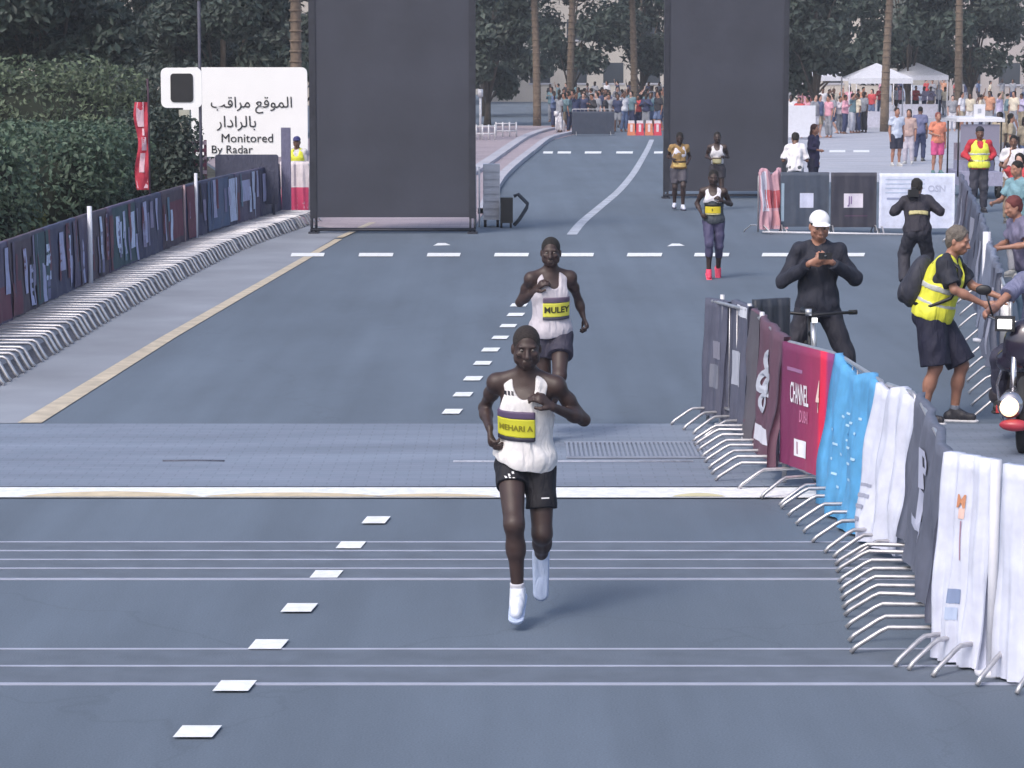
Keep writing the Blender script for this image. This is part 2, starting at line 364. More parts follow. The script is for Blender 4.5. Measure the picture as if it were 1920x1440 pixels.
for x0, x1 in ((1555, 1585), (1600, 1630)): sheet('plaza_line', gp([(x0, 286), (x1, 286), (x1, 282), (x0, 282)]), .012, M['paint'])
# finish line band with worn cream patches
y0, y1 = G(960, 935).y, G(960, 916).y
fin = sheet('finish_line', [(-7.5, y0), (2.55, y0 - .02), (2.55, y1 - .02), (-7.5, y1)], .012, M['paint'], kind=None)
tag(fin, 'wide white band taped across the whole road behind the lead runner', 'finish line')
cream = mat('cream_tape', (.62, .52, .36), .7, 0, .15, 6)
def lens(x0, x1, ya, yb, m):
    n = 14; lo = []; up = []
    for i in range(n + 1):
        t = i / n; x = x0 + (x1 - x0) * t; lo.append((x, yb)); up.append((x, yb - (yb - ya) * math.sin(PI * t) ** .7))
    sheet('worn_patch', gp(lo + up[::-1]), .016, m, kind=None, parent=fin)
lens(40, 380, 925, 934.5, cream); lens(380, 720, 927, 934.5, cream); lens(700, 930, 929, 934.5, cream); lens(1260, 1360, 928, 934.5, mat('yellowed_tape', (.62, .58, .36), .7, 0, .1))

# timing mats
mm = mat('mat_grey', (.112, .136, .175), .75, 0, .12, 4, .4, 90); ml = mat('mat_ridge', (.36, .39, .50), .6, 0, .08, 4)
def timing_mat(rows, label):
    ys = [G(960, r).y for r in rows]
    t = empty('timing_mat', (-3, min(ys), 0), 0, label, 'timing mat', 'timing mats across the road')
    for i in range(len(ys) - 1):
        a, c = sorted((ys[i], ys[i + 1]))
        for x0, x1 in ((-7.2, 2.75),):
            b = MB(); b.box((x0 + 3, a - min(ys) + .012, .002), (x1 + 3, c - min(ys) - .012, .006)); b.build('mat_section', mm, t)
    for y in ys:
        b = MB(); b.box((-4.2, y - min(ys) - .010, .0), (5.75, y - min(ys) + .010, .010)); b.build('ridge', ml, t)
timing_mat((1018, 1034.5, 1051, 1067.5, 1087), 'grey timing mat with five pale ridges under the lead runner')
timing_mat((1219, 1251, 1284), 'grey timing mat with pale ridges nearest the camera')
# grate in the crossing
gx0, gx1 = G(1062, 862), G(1340, 862)
t = empty('drain_grate', (gx0.x, G(960, 862).y, .012), 0, 'flat ribbed metal drainage grate in the paved crossing, right of the lead runner', 'grate')
wd, dp = gx1.x - gx0.x, G(960, 832).y - G(960, 862).y
gm = mat('worn_grate_metal', (.27, .3, .38), .55, .2, .15, 6)
b = MB(); b.box((0, 0, 0), (wd, .05, .01)); b.box((0, dp - .05, 0), (wd, dp, .01)); b.build('frame', gm, t)
bar0 = None
for i in range(32):
    x = (i + .5) * wd / 32
    if bar0 is None:
        b = MB(); b.box((-.010, .05, 0), (.010, dp - .05, .008)); bar0 = b.build('slat', gm, t); o = bar0
    else:
        o = bar0.copy(); COL.objects.link(o); o.parent = t
    o.location.x = x
b = MB(); p0 = G(850, 868); b.tube([(p0.x, p0.y, .012), (G(1300, 868).x, p0.y, .012)], .009); tag(b.build('cable', cm((.34, .37, .46))), 'thin pale cable lying across the paved crossing behind the lead runner', 'cable')
b = MB(); p0 = G(305, 867); b.tube([(p0.x, p0.y, .012), (p0.x + .25, p0.y + .02, .012), (G(420, 868).x, p0.y, .012)], .009); tag(b.build('cable', cm((.09, .1, .14))), 'short dark cable lying on the paved crossing at left', 'cable')

# ================================================================== BARRIERS AND BANNERS
def barrier(A, B, label, feet=(.1, .9), left=.42, right=.3, h=1.1, r=.016, group=None, bars=True, ends=.16, fr=.014, fh=.15, mt=None, lean=0, name='crowd_barrier'):
    A = Vector((A[0], A[1], 0)); B = Vector((B[0], B[1], 0)); d = B - A; L = d.length; rz = math.atan2(d.y, d.x); mt = mt or M['steel']
    t = empty(name, A, rz, label, 'barrier', group)
    b = MB(); g = .015
    c = .06
    b.tube([(g, 0, .03), (g, 0, h - c), (g + c * .3, 0, h - c * .3), (g + c, 0, h), (L - g - c, 0, h), (L - g - c * .3, 0, h - c * .3), (L - g, 0, h - c), (L - g, 0, .03)], r, 8)
    b.tube([(g, 0, .2), (L - g, 0, .2)], r * .85, 6); b.build('frame', mt, t)
    if bars:
        n = max(2, int(L / .17)); bm = None
        for i in range(1, n):
            if bm is None:
                q = MB(); q.tube([(0, 0, .2), (0, 0, h)], .006, 5); bm = q.build('bar', mt, t); o = bm
            else: o = bm.copy(); COL.objects.link(o); o.parent = t
            o.location.x = L * i / n
    q = MB(); f0 = None
    for u in feet:
        lf = left * random.uniform(.85, 1.12); 
        q = MB(); x = 0
        e = ends
        q.tube([(0, lf, .012), (0, lf - .03, .045), (0, lf - e, fh - .02), (0, lf - e - .04, fh), (0, -right + e + .04, fh), (0, -right + e, fh - .02), (0, -right + .03, .045), (0, -right, .012)], fr, 7)
        o = q.build('foot', mt, t); o.location.x = u * L; o.rotation_euler.z = random.uniform(-.10, .10)
    return t
def banner(A, B, zt, zb, col, label, group=None, At=None, side=1, wr=.02, seed=0, sub=(26, 14), thick=.05, name='banner', prints=(), cat='banner', off=.028, flare=(0, 0), mtl=None, drape=0):
    """cloth hung over a rail from A to B; side=+1: seen face is left of A->B. prints: ('patch',u0,u1,v0,v1,col) ('text',str,u,v,size,col,xs)"""
    A = Vector((A[0], A[1], 0)); B = Vector((B[0], B[1], 0)); d = B - A; L = d.length; rz = math.atan2(d.y, d.x)
    ph = seed * 1.7
    def surf(u, v, o=0.):
        x = u * L + flare[0] * (1 - u) * (1 - v) + flare[1] * u * (1 - v)
        z = zb + (zt - zb) * v
        if drape: z -= drape * (math.sin(u * 9 + ph) * .5 + .5) * (v ** 3) 
        w = wr * (1 - .55 * v) * (math.sin(u * 17 + ph + 1.5 * math.sin(v * 3 + ph)) + .5 * math.sin(u * 41 + 2 * ph + 2 * v) + .35 * math.sin(v * 13 + u * 6 + ph))
        return Vector((x, side * (off + w + .05 * (1 - v) * wr / .02 + o), z))
    nu, nv = sub; vs = []; fs = []
    for j in range(nv + 1):
        for i in range(nu + 1): vs.append(surf(i / nu, j / nv))
    k = len(vs)
    for j in range(nv + 1):
        for i in range(nu + 1):
            p = surf(i / nu, j / nv); vs.append(Vector((p.x, p.y - side * (thick + .02 * (1 - j / nv)), p.z + (.004 if j == nv else 0))))
    I = lambda i, j: j * (nu + 1) + i
    for j in range(nv):
        for i in range(nu):
            f = (I(i, j), I(i + 1, j), I(i + 1, j + 1), I(i, j + 1)); g = tuple(k + q for q in f)[::-1]
            fs.append(f if side < 0 else f[::-1]); fs.append(g if side < 0 else g[::-1])
    for i in range(nu):
        f = (I(i, nv), I(i + 1, nv), k + I(i + 1, nv), k + I(i, nv)); fs.append(f if side < 0 else f[::-1])
    for jj in range(nv):
        for ii in (0, nu):
            f = (I(ii, jj), I(ii, jj + 1), k + I(ii, jj + 1), k + I(ii, jj)); fs.append(f)
    b = MB(); b.add(vs, fs, True)
    o = b.build(name, mtl or cm(col, .6, .12, 0)); o.location = A; o.rotation_euler.z = rz
    tag(o, label, cat, group)
    for p in prints:
        if p[0] == 'patch':
            _, u0, u1, v0, v1, c = p; b = MB(); n, m_ = max(2, int((u1 - u0) * 22) + 1), max(2, int((v1 - v0) * 10) + 1); pv = []; pf = []
            for j in range(m_ + 1):
                for i in range(n + 1): pv.append(surf(u0 + (u1 - u0) * i / n, v0 + (v1 - v0) * j / m_, .004))
            for j in range(m_):
                for i in range(n):
                    f = (j * (n + 1) + i, j * (n + 1) + i + 1, (j + 1) * (n + 1) + i + 1, (j + 1) * (n + 1) + i); pf.append(f if side < 0 else f[::-1])
            b.add(pv, pf, True); b.build('print', cm(c, .6, .08, 0), o)
        else:
            _, s, u, v, size, c, xs = p; me = text_mesh(s, size, bold=size * .012)
            mir = -1 if side > 0 else 1
            for q in me.vertices:
                uu = u + mir * q.co.x * xs / L; vv = v + q.co.y / (zt - zb); q.co = surf(uu, vv, .009)
            me.update(); link('lettering', me, cm(c, .5, .03, 0), o)
    return o
# ---- left fence
def resample(pts, step):
    P = [Vector((p[0], p[1], 0)) for p in pts]; out = [P[0]]; acc = 0; cur = P[0]
    for i in range(1, len(P)):
        while (P[i] - cur).length > step - acc:
            dd = (P[i] - cur).normalized(); cur = cur + dd * (step - acc); out.append(cur.copy()); acc = 0
        acc += (P[i] - cur).length; cur = P[i]
    return out
LW = smooth_path([(-5.86, 26.0)] + [tuple(G(*p))[:2] for p in ((0, 643), (165, 558), (368, 467), (520, 416), (545, 406))])
LN = resample(LW, 2.25)
def pxof(p):   # photo column of a world point
    v = Vector((p.x, p.y, .6 - CAMH)); dpt = v.y * cp - v.z * sp_
    return 960 + FPX * p.x / dpt
NAVY = (.05, .05, .105); PURP = (.09, .07, .13); TEAL = (.03, .075, .095); MAR = (.15, .035, .065); BRN = (.075, .05, .075); SLATE = (.09, .13, .23); LILAC = (.42, .42, .62); PALE = (.6, .66, .85)
LP = [(-30, 30, 0, .45, MAR), (3, 12, .45, .85, LILAC), (18, 22, .3, .9, PURP), (36, 44, .35, .75, LILAC), (48, 55, .15, .5, LILAC), (58, 84, 0, 1, TEAL), (64, 70, .45, .95, LILAC), (72, 84, .1, .45, LILAC), (80, 88, .4, .7, PALE),
      (104, 114, .45, .8, LILAC), (118, 126, .3, 1, MAR), (130, 160, 0, 1, PURP), (192, 206, .2, .9, MAR), (206, 252, 0, 1, TEAL), (212, 218, .45, .75, PALE), (226, 231, .3, .8, LILAC), (238, 250, .35, .75, PALE), (262, 272, .35, .85, LILAC),
      (286, 292, .5, .85, LILAC), (312, 336, .1, .8, MAR), (345, 362, 0, 1, MAR), (350, 356, .2, .6, LILAC), (384, 424, 0, 1, SLATE), (395, 402, .35, .9, LILAC), (424, 440, .05, .95, PALE), (446, 463, .4, .85, LILAC), (468, 475, .3, 1, PALE), (488, 496, .4, .8, LILAC), (503, 507, .1, .6, LILAC)]
rl = random.Random(3)
for k_ in range(58):
    x_ = rl.uniform(0, 515); v_ = rl.uniform(.05, .6); LP.append((x_, x_ + rl.uniform(2.5, 5.5), v_, v_ + rl.uniform(.15, .5), rl.choice([LILAC, (.2, .19, .32), (.25, .22, .34), (.015, .015, .03), MAR, PALE, (.12, .2, .28)])))
bg_cols = [NAVY, PURP, BRN, NAVY, BRN, PURP, NAVY, BRN, NAVY, NAVY, PURP, NAVY, PURP]
LLAB = ['nearest to the camera', 'second', 'third', 'fourth', 'fifth', 'sixth', 'seventh', 'eighth', 'ninth', 'tenth', 'eleventh', 'twelfth', 'thirteenth', 'fourteenth']
for i in range(len(LN) - 1):
    A, B = LN[i], LN[i + 1]; B2 = A + (B - A) * .985
    wh = LLAB[i]
    barrier(A, B2, 'steel barrier with hooped feet in the left fence, %s from the camera' % wh.replace(' to the camera', ''), feet=[(k + .5) / 7 for k in range(7)], left=.35, right=.86, h=1.1, group='barriers of the left fence', fr=.02, fh=.21, ends=.11, bars=False)
    xa, xb = pxof(A), pxof(B2); pr = []
    for x0, x1, v0, v1, c in LP:
        if x1 - x0 < 14: v0, v1 = max(0, v0 - .12), min(1, v1 + .1); x1 = x0 + (x1 - x0) * .75
        if x1 > xa and x0 < xb:
            pr.append(('patch', max(.01, (x0 - xa) / (xb - xa)), min(.99, (x1 - xa) / (xb - xa)), v0 * .94 + .03, v1 * .94 + .03, c))
    # larger blocks lie below smaller ones
    pr2 = []
    for q in pr:
        pr2.append(q)
    bn = banner(A, B2, 1.13, .22, bg_cols[i % 13], 'dark printed sponsor banner on the left fence, %s from the camera' % wh.replace(' to the camera', ''), 'banners of the left fence', side=-1, wr=.012, seed=i, prints=[q for q in pr2 if q[2] - q[1] > .45])
    small = [q for q in pr2 if q[2] - q[1] <= .45]
    if small:
        for q in small:
            A_ = Vector((A.x, A.y, 0)); L_ = (B2 - A).length; zt, zb = 1.13, .22; ph = i * 1.7
            b = MB(); pv = []; n, m_ = 3, 6
            for j in range(m_ + 1):
                for ii in range(n + 1):
                    u = q[1] + (q[2] - q[1]) * ii / n; v = q[3] + (q[4] - q[3]) * j / m_
                    w = .012 * (1 - .55 * v) * (math.sin(u * 17 + ph + 1.5 * math.sin(v * 3 + ph)) + .5 * math.sin(u * 41 + 2 * ph + 2 * v) + .35 * math.sin(v * 13 + u * 6 + ph))
                    pv.append((u * L_, -(.028 + w + .05 * (1 - v) * .6 + .014), zb + (zt - zb) * v))
            b.add(pv, [(j * (n + 1) + ii, j * (n + 1) + ii + 1, (j + 1) * (n + 1) + ii + 1, (j + 1) * (n + 1) + ii) for j in range(m_) for ii in range(n)], True)
            b.build('print', cm(q[5], .6, .15, 0), bn)
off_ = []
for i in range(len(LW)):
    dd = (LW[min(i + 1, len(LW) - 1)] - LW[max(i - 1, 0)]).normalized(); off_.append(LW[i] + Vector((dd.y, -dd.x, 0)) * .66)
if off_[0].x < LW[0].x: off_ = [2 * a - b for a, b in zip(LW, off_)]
ribbon('shade_strip', off_, .34, 0, .009, mat('dark_shade_strip', (.07, .075, .1), .85, 0, .25, 3), label='dark strip painted in for shade between the feet of the left fence')  # added dark strip; the shaded gaps between the feet are in its colour
def post(px, pyb, h, r, m, label, name='post', cat='post'):
    p = G(px, pyb); b = MB(); b.tube([(0, 0, 0), (0, 0, h)], r, 10); b.tube([(0, 0, 0), (0, 0, .03)], r * 3, 10)
    o = b.build(name, m); o.location = p; return tag(o, label, cat)
post(171, 562, 1.25, .032, M['white'], 'white post standing before the left fence banners, nearest to the camera')
post(369, 470, 1.3, .028, M['white'], 'thin white post at the joint of dark and blue left banners')
post(347, 478, 1.15, .02, cm((.4, .28, .3)), 'thin pinkish post before the maroon banner of left fence')

# ---- right fence (nodes in photo pixels of the ground line)
RN = [G(1326, 795), G(1368, 808), G(1408, 828), G(1470, 912), G(1568, 950), G(1652, 1030), G(1714, 1062), G(1772, 1238), G(1862, 1262), G(1875, 1272), G(2010, 1300)]
def rb(i, j, label, feet, **k): return barrier(RN[i], RN[j], label, feet=feet, left=k.pop('left', .3), right=k.pop('right', .5), group='barriers of the right fence', **k)
rb(0, 2, 'steel barrier under the two farthest dark banners of right fence', [.05, .3, .55, .8], right=.35)
rb(2, 3, 'steel barrier under the maroon brown banner', [.04, .15, .27, .4, .52, .64, .78, .92], right=.5)
rb(3, 4, 'steel barrier under the red lettered banner', [.1, .5, .9], right=.4)
rb(4, 5, 'steel barrier under the sky blue banner', [.05, .25, .45, .65, .85], right=.42)
rb(5, 6, 'steel barrier under the white banner beside the sky blue one', [.1, .45, .8], right=.42)
rb(6, 7, 'steel barrier under the narrow dark grey banner', [.03, .12, .22, .32, .42, .52, .62, .72, .84, .95], right=.5)
rb(7, 8, 'steel barrier under the white banner with orange mark', [.02, .3, .75], right=.35)
rb(9, 10, 'steel barrier under the white banner at right picture edge', [.1, .6], right=.25)
GREY = (.12, .13, .18); WHT = (.58, .61, .74)
banner(RN[0], RN[1], 1.12, .1, (.085, .09, .135), 'dark grey banner at the far end of right fence', side=-1, seed=1, wr=.015, prints=[('patch', .45, .8, .5, .65, (.2, .2, .26)), ('patch', .4, .75, .25, .45, (.16, .17, .22))])
banner(RN[1] + Vector((.03, 0, 0)), RN[2], 1.14, .06, (.09, .095, .14), 'dark grey banner with pale stroke, second from far end of right fence', side=-1, seed=2, wr=.015, prints=[('patch', .3, .7, .35, .62, (.38, .4, .48)), ('patch', .35, .95, .9, .985, (.6, .62, .7))])
for px, py in ((1352, 800), (1403, 826), (1426, 850)):
    post(px, py, 1.16, .02, M['rail'], {1352: 'pale post between the two farthest dark banners', 1403: 'pale post left of the maroon brown banner', 1426: 'second pale post before the maroon brown banner'}[px])
banner(RN[2] + Vector((.02, -.03, 0)), RN[3], 1.13, .12, (.12, .055, .085), 'maroon brown banner with pale symbols left of the red banner', side=-1, seed=3, wr=.03, prints=[('text', '&', .62, .62, .5, (.45, .47, .55), 1.6), ('text', '8', .64, .45, .4, (.45, .47, .55), 1.6), ('patch', .55, .75, .1, .22, (.62, .62, .7)), ('patch', .02, .35, .0, 1, (.1, .09, .11))])
pr = G(1408, 800); pr2 = G(1475, 800)
barrier(G(1410, 812), G(1476, 806), 'barrier with black cover behind the maroon brown banner', feet=[.5], group='barriers of the right fence', left=.3, right=.3)
banner(G(1410, 812), G(1476, 806), 1.15, .1, (.03, .035, .05), 'black cover on the barrier behind the maroon brown banner', side=-1, seed=4, wr=.015)
# red lettered banner
redm = mat('red_banner_print', (.5, .03, .1), .5, 0, 0); n_ = redm.node_tree; bs = n_.nodes['Principled BSDF']
tc = n_.nodes.new('ShaderNodeTexCoord'); sx = n_.nodes.new('ShaderNodeSeparateXYZ'); n_.links.new(tc.outputs['Generated'], sx.inputs[0])
cr = n_.nodes.new('ShaderNodeValToRGB'); n_.links.new(sx.outputs[0], cr.inputs[0]); cr.color_ramp.elements[0].color = (.15, .025, .085, 1); cr.color_ramp.elements[1].color = (.20, .05, .20, 1); cr.color_ramp.elements[1].position = 1
for ps, c in ((.35, (.20, .025, .09, 1)), (.72, (.34, .03, .10, 1)), (.76, (.74, .02, .07, 1)), (.84, (.70, .02, .08, 1)), (.88, (.30, .04, .16, 1))):
    e = cr.color_ramp.elements.new(ps); e.color = c
n_.links.new(cr.outputs[0], bs.inputs['Base Color'])
banner(RN[3], RN[4], 1.1, .19, None, 'crimson banner lettered CHANNEL 4 on the right fence', side=-1, seed=5, wr=.006, mtl=redm, prints=[
    ('text', 'CHANNEL', .37, .60, .215, (.75, .74, .8), .34), ('text', '4', .73, .62, .33, (.8, .6, .55), .34), ('patch', .12, .42, .78, .81, (.3, .14, .28)), ('text', 'DUBAI', .47, .43, .125, (.55, .2, .34), .38),
    ('patch', .3, .52, .1, .24, (.72, .72, .78)), ('patch', .35, .38, .12, .22, (.4, .25, .32)), ('patch', .44, .47, .12, .22, (.4, .25, .32))])
banner(RN[4] + Vector((-.02, .02, 0)), RN[5], 1.12, .02, (.10, .37, .70), 'sky blue banner with white speckled print on the right fence', side=-1, seed=6, wr=.032, drape=.08, flare=(-.02, -.16), mtl=cm((.10, .36, .66), .5, .15, 0), prints=[('patch', a_, a_ + .045, c_, c_ + .016, (.45, .68, .86)) for a_, c_ in ((.2, .3), (.27, .36), (.33, .27), (.38, .41), (.3, .46), (.46, .52), (.5, .44), (.55, .58), (.6, .5), (.44, .62), (.58, .66), (.66, .6), (.5, .34), (.62, .4), (.4, .2), (.52, .24), (.35, .66), (.42, .7), (.7, .7), (.25, .55), (.64, .3), (.72, .45))])
banner(RN[5] + Vector((-.02, -.03, 0)), RN[6], 1.12, .07, WHT, 'white banner beside the sky blue banner on right fence', side=-1, seed=7, wr=.035, drape=.05, flare=(-.16, 0), prints=[('patch', .06, .2, .12, .145, (.3, .32, .42)), ('patch', .06, .2, .2, .225, (.3, .32, .42)), ('patch', .07, .22, .27, .295, (.3, .32, .42)), ('patch', .08, .22, .34, .36, (.3, .32, .42))])
banner(RN[6] + Vector((.02, -.05, 0)), RN[7], 1.12, .2, GREY, 'narrow dark grey banner facing the road with pale logo', side=-1, seed=8, wr=.03, sub=(34, 14), prints=[('text', 'P', .5, .66, .34, (.5, .52, .66), 2.4), ('text', 'E', .5, .42, .3, (.5, .52, .66), 2.4), ('patch', .35, .62, .27, .34, (.5, .52, .66))])
banner(RN[7], RN[8], 1.13, .02, WHT, 'white banner with small orange mark and blue logo at bottom right', side=-1, seed=9, wr=.022, flare=(-.04, 0), prints=[('text', 'M', .44, .78, .1, (.5, .22, .12), .7), ('patch', .40, .5, .70, .75, (.72, .5, .45)), ('patch', .45, .475, .5, .69, (.36, .22, .3)), ('patch', .3, .5, .29, .36, (.2, .26, .42)), ('patch', .33, .47, .21, .27, (.42, .5, .68))])
banner(RN[9], RN[10], 1.13, .02, WHT, 'white banner at the right edge of the picture nearest the camera', side=-1, seed=10, wr=.02)
p = G(1860, 1262); post(1859, 1266, 1.14, .03, M['white'], 'white post between the two nearest white banners')

# ---- second fence at the far right, running away from the camera
FN = [G(1890, 800), G(1862, 690), G(1836, 560), G(1800, 446)]
for i in range(3):
    w = ('nearest', 'middle', 'farthest')[i]
    barrier(FN[i], FN[i + 1], 'steel barrier of the far right fence, %s one' % w, feet=[(k + .5) / 5 for k in range(5)], left=.3, right=.3, group='barriers of the far right fence', bars=(i == 0), fh=.18)
for k, (a, b_, c) in enumerate(((.55, 1., GREY), (0, .48, (.2, .22, .3)), (.5, 1, (.11, .12, .17)), (0, .5, (.08, .09, .14)), (.5, 1, (.1, .1, .15)))):
    i = (0, 1, 1, 2, 2)[k]; A = FN[i].lerp(FN[i + 1], a); B = FN[i].lerp(FN[i + 1], b_)
    banner(A, B, 1.15, .2, c, 'dark rumpled banner on the far right fence, %s from the camera' % ('first', 'second', 'third', 'fourth', 'fifth')[k], 'banners of the far right fence', side=1, seed=20 + k, wr=.03, prints=[('patch', .3, .4, .1, .8, (.32, .33, .42)), ('patch', .6, .68, .2, .95, (.05, .05, .08))])
post(1846, 640, 1.25, .045, M['white'], 'thick white upright leaning on the far right fence')
post(1866, 640, .95, .02, M['white'], 'thin white upright behind the far right fence')
# ---- cross barriers at the right, mid distance
for a, b_, lab, c, pts in (((1462, 437), (1553, 437), 'dark banner with pale poster behind the cyclist', (.05, .065, .1), [('patch', .40, .68, .35, .62, (.55, .58, .75)), ('patch', .02, .08, .1, .8, (.3, .4, .5))]),
                      ((1557, 438), (1642, 438), 'black banner with small white poster right of the cyclist', (.035, .035, .055), [('patch', .28, .7, .36, .62, (.62, .58, .68)), ('text', 'JI', .42, .49, .2, (.2, .12, .3), .8), ('patch', .3, .8, .2, .22, (.1, .05, .1))]),
                      ((1647, 440), (1788, 440), 'large white banner behind the crouching photographer', (.6, .64, .8), [('patch', .1, .5, .52, .56, (.3, .34, .5)), ('text', 'OSN', .76, .72, .16, (.45, .48, .62), 1), ('patch', .08, .6, .88, .9, (.42, .5, .66)), ('patch', .08, .6, .8, .82, (.42, .5, .66)), ('patch', .08, .6, .72, .74, (.42, .5, .66)), ('patch', .08, .5, .64, .66, (.42, .5, .66))])):
    barrier(G(*a), G(*b_), 'barrier under the ' + lab, feet=[.03, .97], group='barriers across the road at right', left=.3, right=.3)
    banner(G(*a), G(*b_), 1.12, .12, c, lab, side=-1, seed=a[0], wr=.008, prints=pts)
b = MB(); b.tube([tuple(G(1430, 440) + Vector((0, 0, .05))), tuple(G(1700, 445) + Vector((0, 0, .05)))], .02); tag(b.build('pipe', M['rail']), 'long pale pipe lying in front of the cross barriers', 'pipe')
# ---- red and white draped barrier left of them
PK = (.5, .14, .17)
barrier(G(1420, 438), G(1464, 436), 'barrier under the pink and red rumpled sheet', feet=[.1, .9], group='barriers across the road at right')
banner(G(1420, 438), G(1462, 436), 1.2, .08, (.52, .3, .36), 'pink and red rumpled sheet beside the dark screen', side=-1, seed=31, wr=.05, drape=.1, prints=[('patch', .25, .9, .35, .65, (.45, .08, .1)), ('patch', .4, 1, .06, .3, (.55, .25, .28)), ('patch', .0, .3, .3, .95, (.62, .6, .7))])
# ---- red and white sheet with officer at the left
barrier(G(526, 408), G(582, 408), 'barrier under the white and red sheet beside left screen', feet=[.1, .9], group='barriers beside the left screen')
banner(G(526, 408), G(580, 408), 1.13, .06, (.68, .62, .66), 'sheet white above and crimson below, beside the left dark screen', side=-1, seed=33, wr=.03, prints=[('patch', .02, .99, .02, .52, (.5, .045, .13)), ('patch', .2, .26, .55, .95, (.35, .3, .36)), ('patch', .5, .55, .55, .95, (.45, .4, .46))])

# ================================================================== DARK SCREENS
def screen(x0, x1, yb, zb, label, hgt=5.4):
    A, B = G(x0, yb), G(x1, yb); w = B.x - A.x
    t = empty('screen', (A.x, A.y, 0), 0, label, 'screen', 'dark screens standing on the road')
    dk = mat('screen_fabric', (.040, .043, .062), .7, 0, .16, .9, .9, 2.2); fr = mat('screen_truss', (.032, .034, .048), .5, .3, .2, 6)
    b = MB(); b.box((.12, .0, zb), (w - .12, .22, hgt)); b.build('panel', dk, t)
    for x in (.0, w - .12):
        b = MB(); b.box((x, -.02, zb - .02), (x + .12, .26, hgt)); b.build('upright', fr, t)
        b = MB()
        for dx in (0.03, .11):
            for dy in (.0, .22): b.tube([(x + dx - .01, dy, 0), (x + dx - .01, dy, zb)], .018, 8)
        b.build('leg', fr, t)
        b = MB(); b.box((x - .03, -.12, 0), (x + .15, .36, .035)); b.build('foot', fr, t)
    b = MB(); b.tube([(0, -.03, .07), (w, -.03, .07)], .022, 8); b.tube([(0, .25, .07), (w, .25, .07)], .022, 8); b.build('base_rail', fr, t)
    b = MB(); b.box((0, -.04, hgt), (w, .3, hgt + .12)); b.build('top_rail', fr, t)
    return t
screen(582, 892, 438, .30, 'tall wide dark screen on uprights at the left of the road')
screen(1244, 1476, 372, .17, 'tall dark screen behind the far runners')
# white cabinet and crouched gear beside left screen
A = G(892, 426)
t = empty('equipment_rack', (A.x, A.y, 0), 0, 'white ribbed equipment cabinet on wheels right of the left screen', 'cabinet')
wm = mat('white_cabinet', (.55, .56, .62), .5, 0, .1, 5)
b = MB(); b.box((.14, 0, .14), (.46, .35, 1.2)); b.build('case', wm, t)
for k in range(7):
    b = MB(); b.box((.16, -.02, .22 + k * .14), (.44, -.004, .29 + k * .14)); b.build('drawer', wm, t)
for x in (.0, .07): 
    b = MB(); b.tube([(x, 0, 0), (x, 0, 1.15)], .016); b.build('pole', M['rail'], t)
for x in (.18, .42):
    for y in (.05, .3):
        b = MB(); b.tube([(x - .025, y, .07), (x + .025, y, .07)], .07, 12); b.build('wheel', M['rubber'], t)
# ================================================================== BACKGROUND: signs, hedge, trees, buildings
# big radar sign
A = G(346, 392); A.z = 0
sx_, sw_ = A, (578 - 346) / S_(392)
t = empty('road_sign', (A.x, A.y, 0), 0, 'large white Arabic and English sign about radar monitoring behind left fence', 'sign')
sm_ = mat('white_sign', (.86, .86, .88), .35, 0, .02, 2, emit=None)
def rrect(w, h, r, n=6):
    out = []
    for cx, cy, a0 in ((w - r, h - r, 0), (r, h - r, 90), (r, r, 180), (w - r, r, 270)):
        for k in range(n + 1):
            a = math.radians(a0 + 90 * k / n); out.append((cx + r * math.cos(a), cy + r * math.sin(a)))
    return out
zb_ = CAMH - (292 - 110) / S_(392); ht_ = 1.9
def plate(name, w, h, r, x, z, y, th, m, par):
    b = MB(); P = rrect(w, h, r); n = len(P)
    vs = [(x + p[0], y, z + p[1]) for p in P] + [(x + p[0], y + th, z + p[1]) for p in P]
    b.add(vs, [tuple(range(n))[::-1][::-1], tuple(range(n, 2 * n))[::-1]] + [(i, n + i, n + (i + 1) % n, (i + 1) % n) for i in range(n)])
    o = b.build(name, m, par); return o
sc_ = 1 / S_(392)
plate('board', sw_, ht_, .12, 0, zb_, 0, .05, sm_, t)
for txt, px, py, size in (('\uFE90\uFED7\uFE8D\uFEAE\uFEE3 \uFECA\uFED7\uFEEE\uFEE4\uFEDF\uFE8D', 474, 192, .32), ('\uFEAD\uFE8D\uFEA9\uFE8D\uFEAE\uFEDF\uFE8E\uFE91', 446, 228, .335), ('Monitored', 465, 258, .262), ('By Radar', 436, 279, .245)):
    me = text_mesh(txt, size, .003); o = link('lettering', me, M['black'], t); o.rotation_euler.x = PI / 2
    o.location = ((px - 346) * sc_, -.012, CAMH - (py - 110) * sc_ )
for x in (.35, sw_ - .4):
    b = MB(); b.tube([(x, .09, 0), (x, .09, zb_ + ht_ - .1)], .04); b.build('post', M['steel'], t)
# thin dark pole with white rounded frame (traffic sign back)
t = empty('sign_pole', G(379, 452), 0, 'thin dark pole carrying a white rounded sign, before the radar sign', 'sign pole')
b = MB(); b.tube([(0, 0, 0), (0, 0, 4.2)], .028, 10); b.build('pole', cm((.07, .07, .1)), t)
s_ = 1 / S_(452); zf = CAMH - (201 - 110) * s_
plate('panel', 76 * s_, .7, .1, -72 * s_, zf, -.06, .03, sm_, t); plate('centre', 42 * s_, .5, .06, -54 * s_, zf + .10, -.075, .012, M['black'], t)
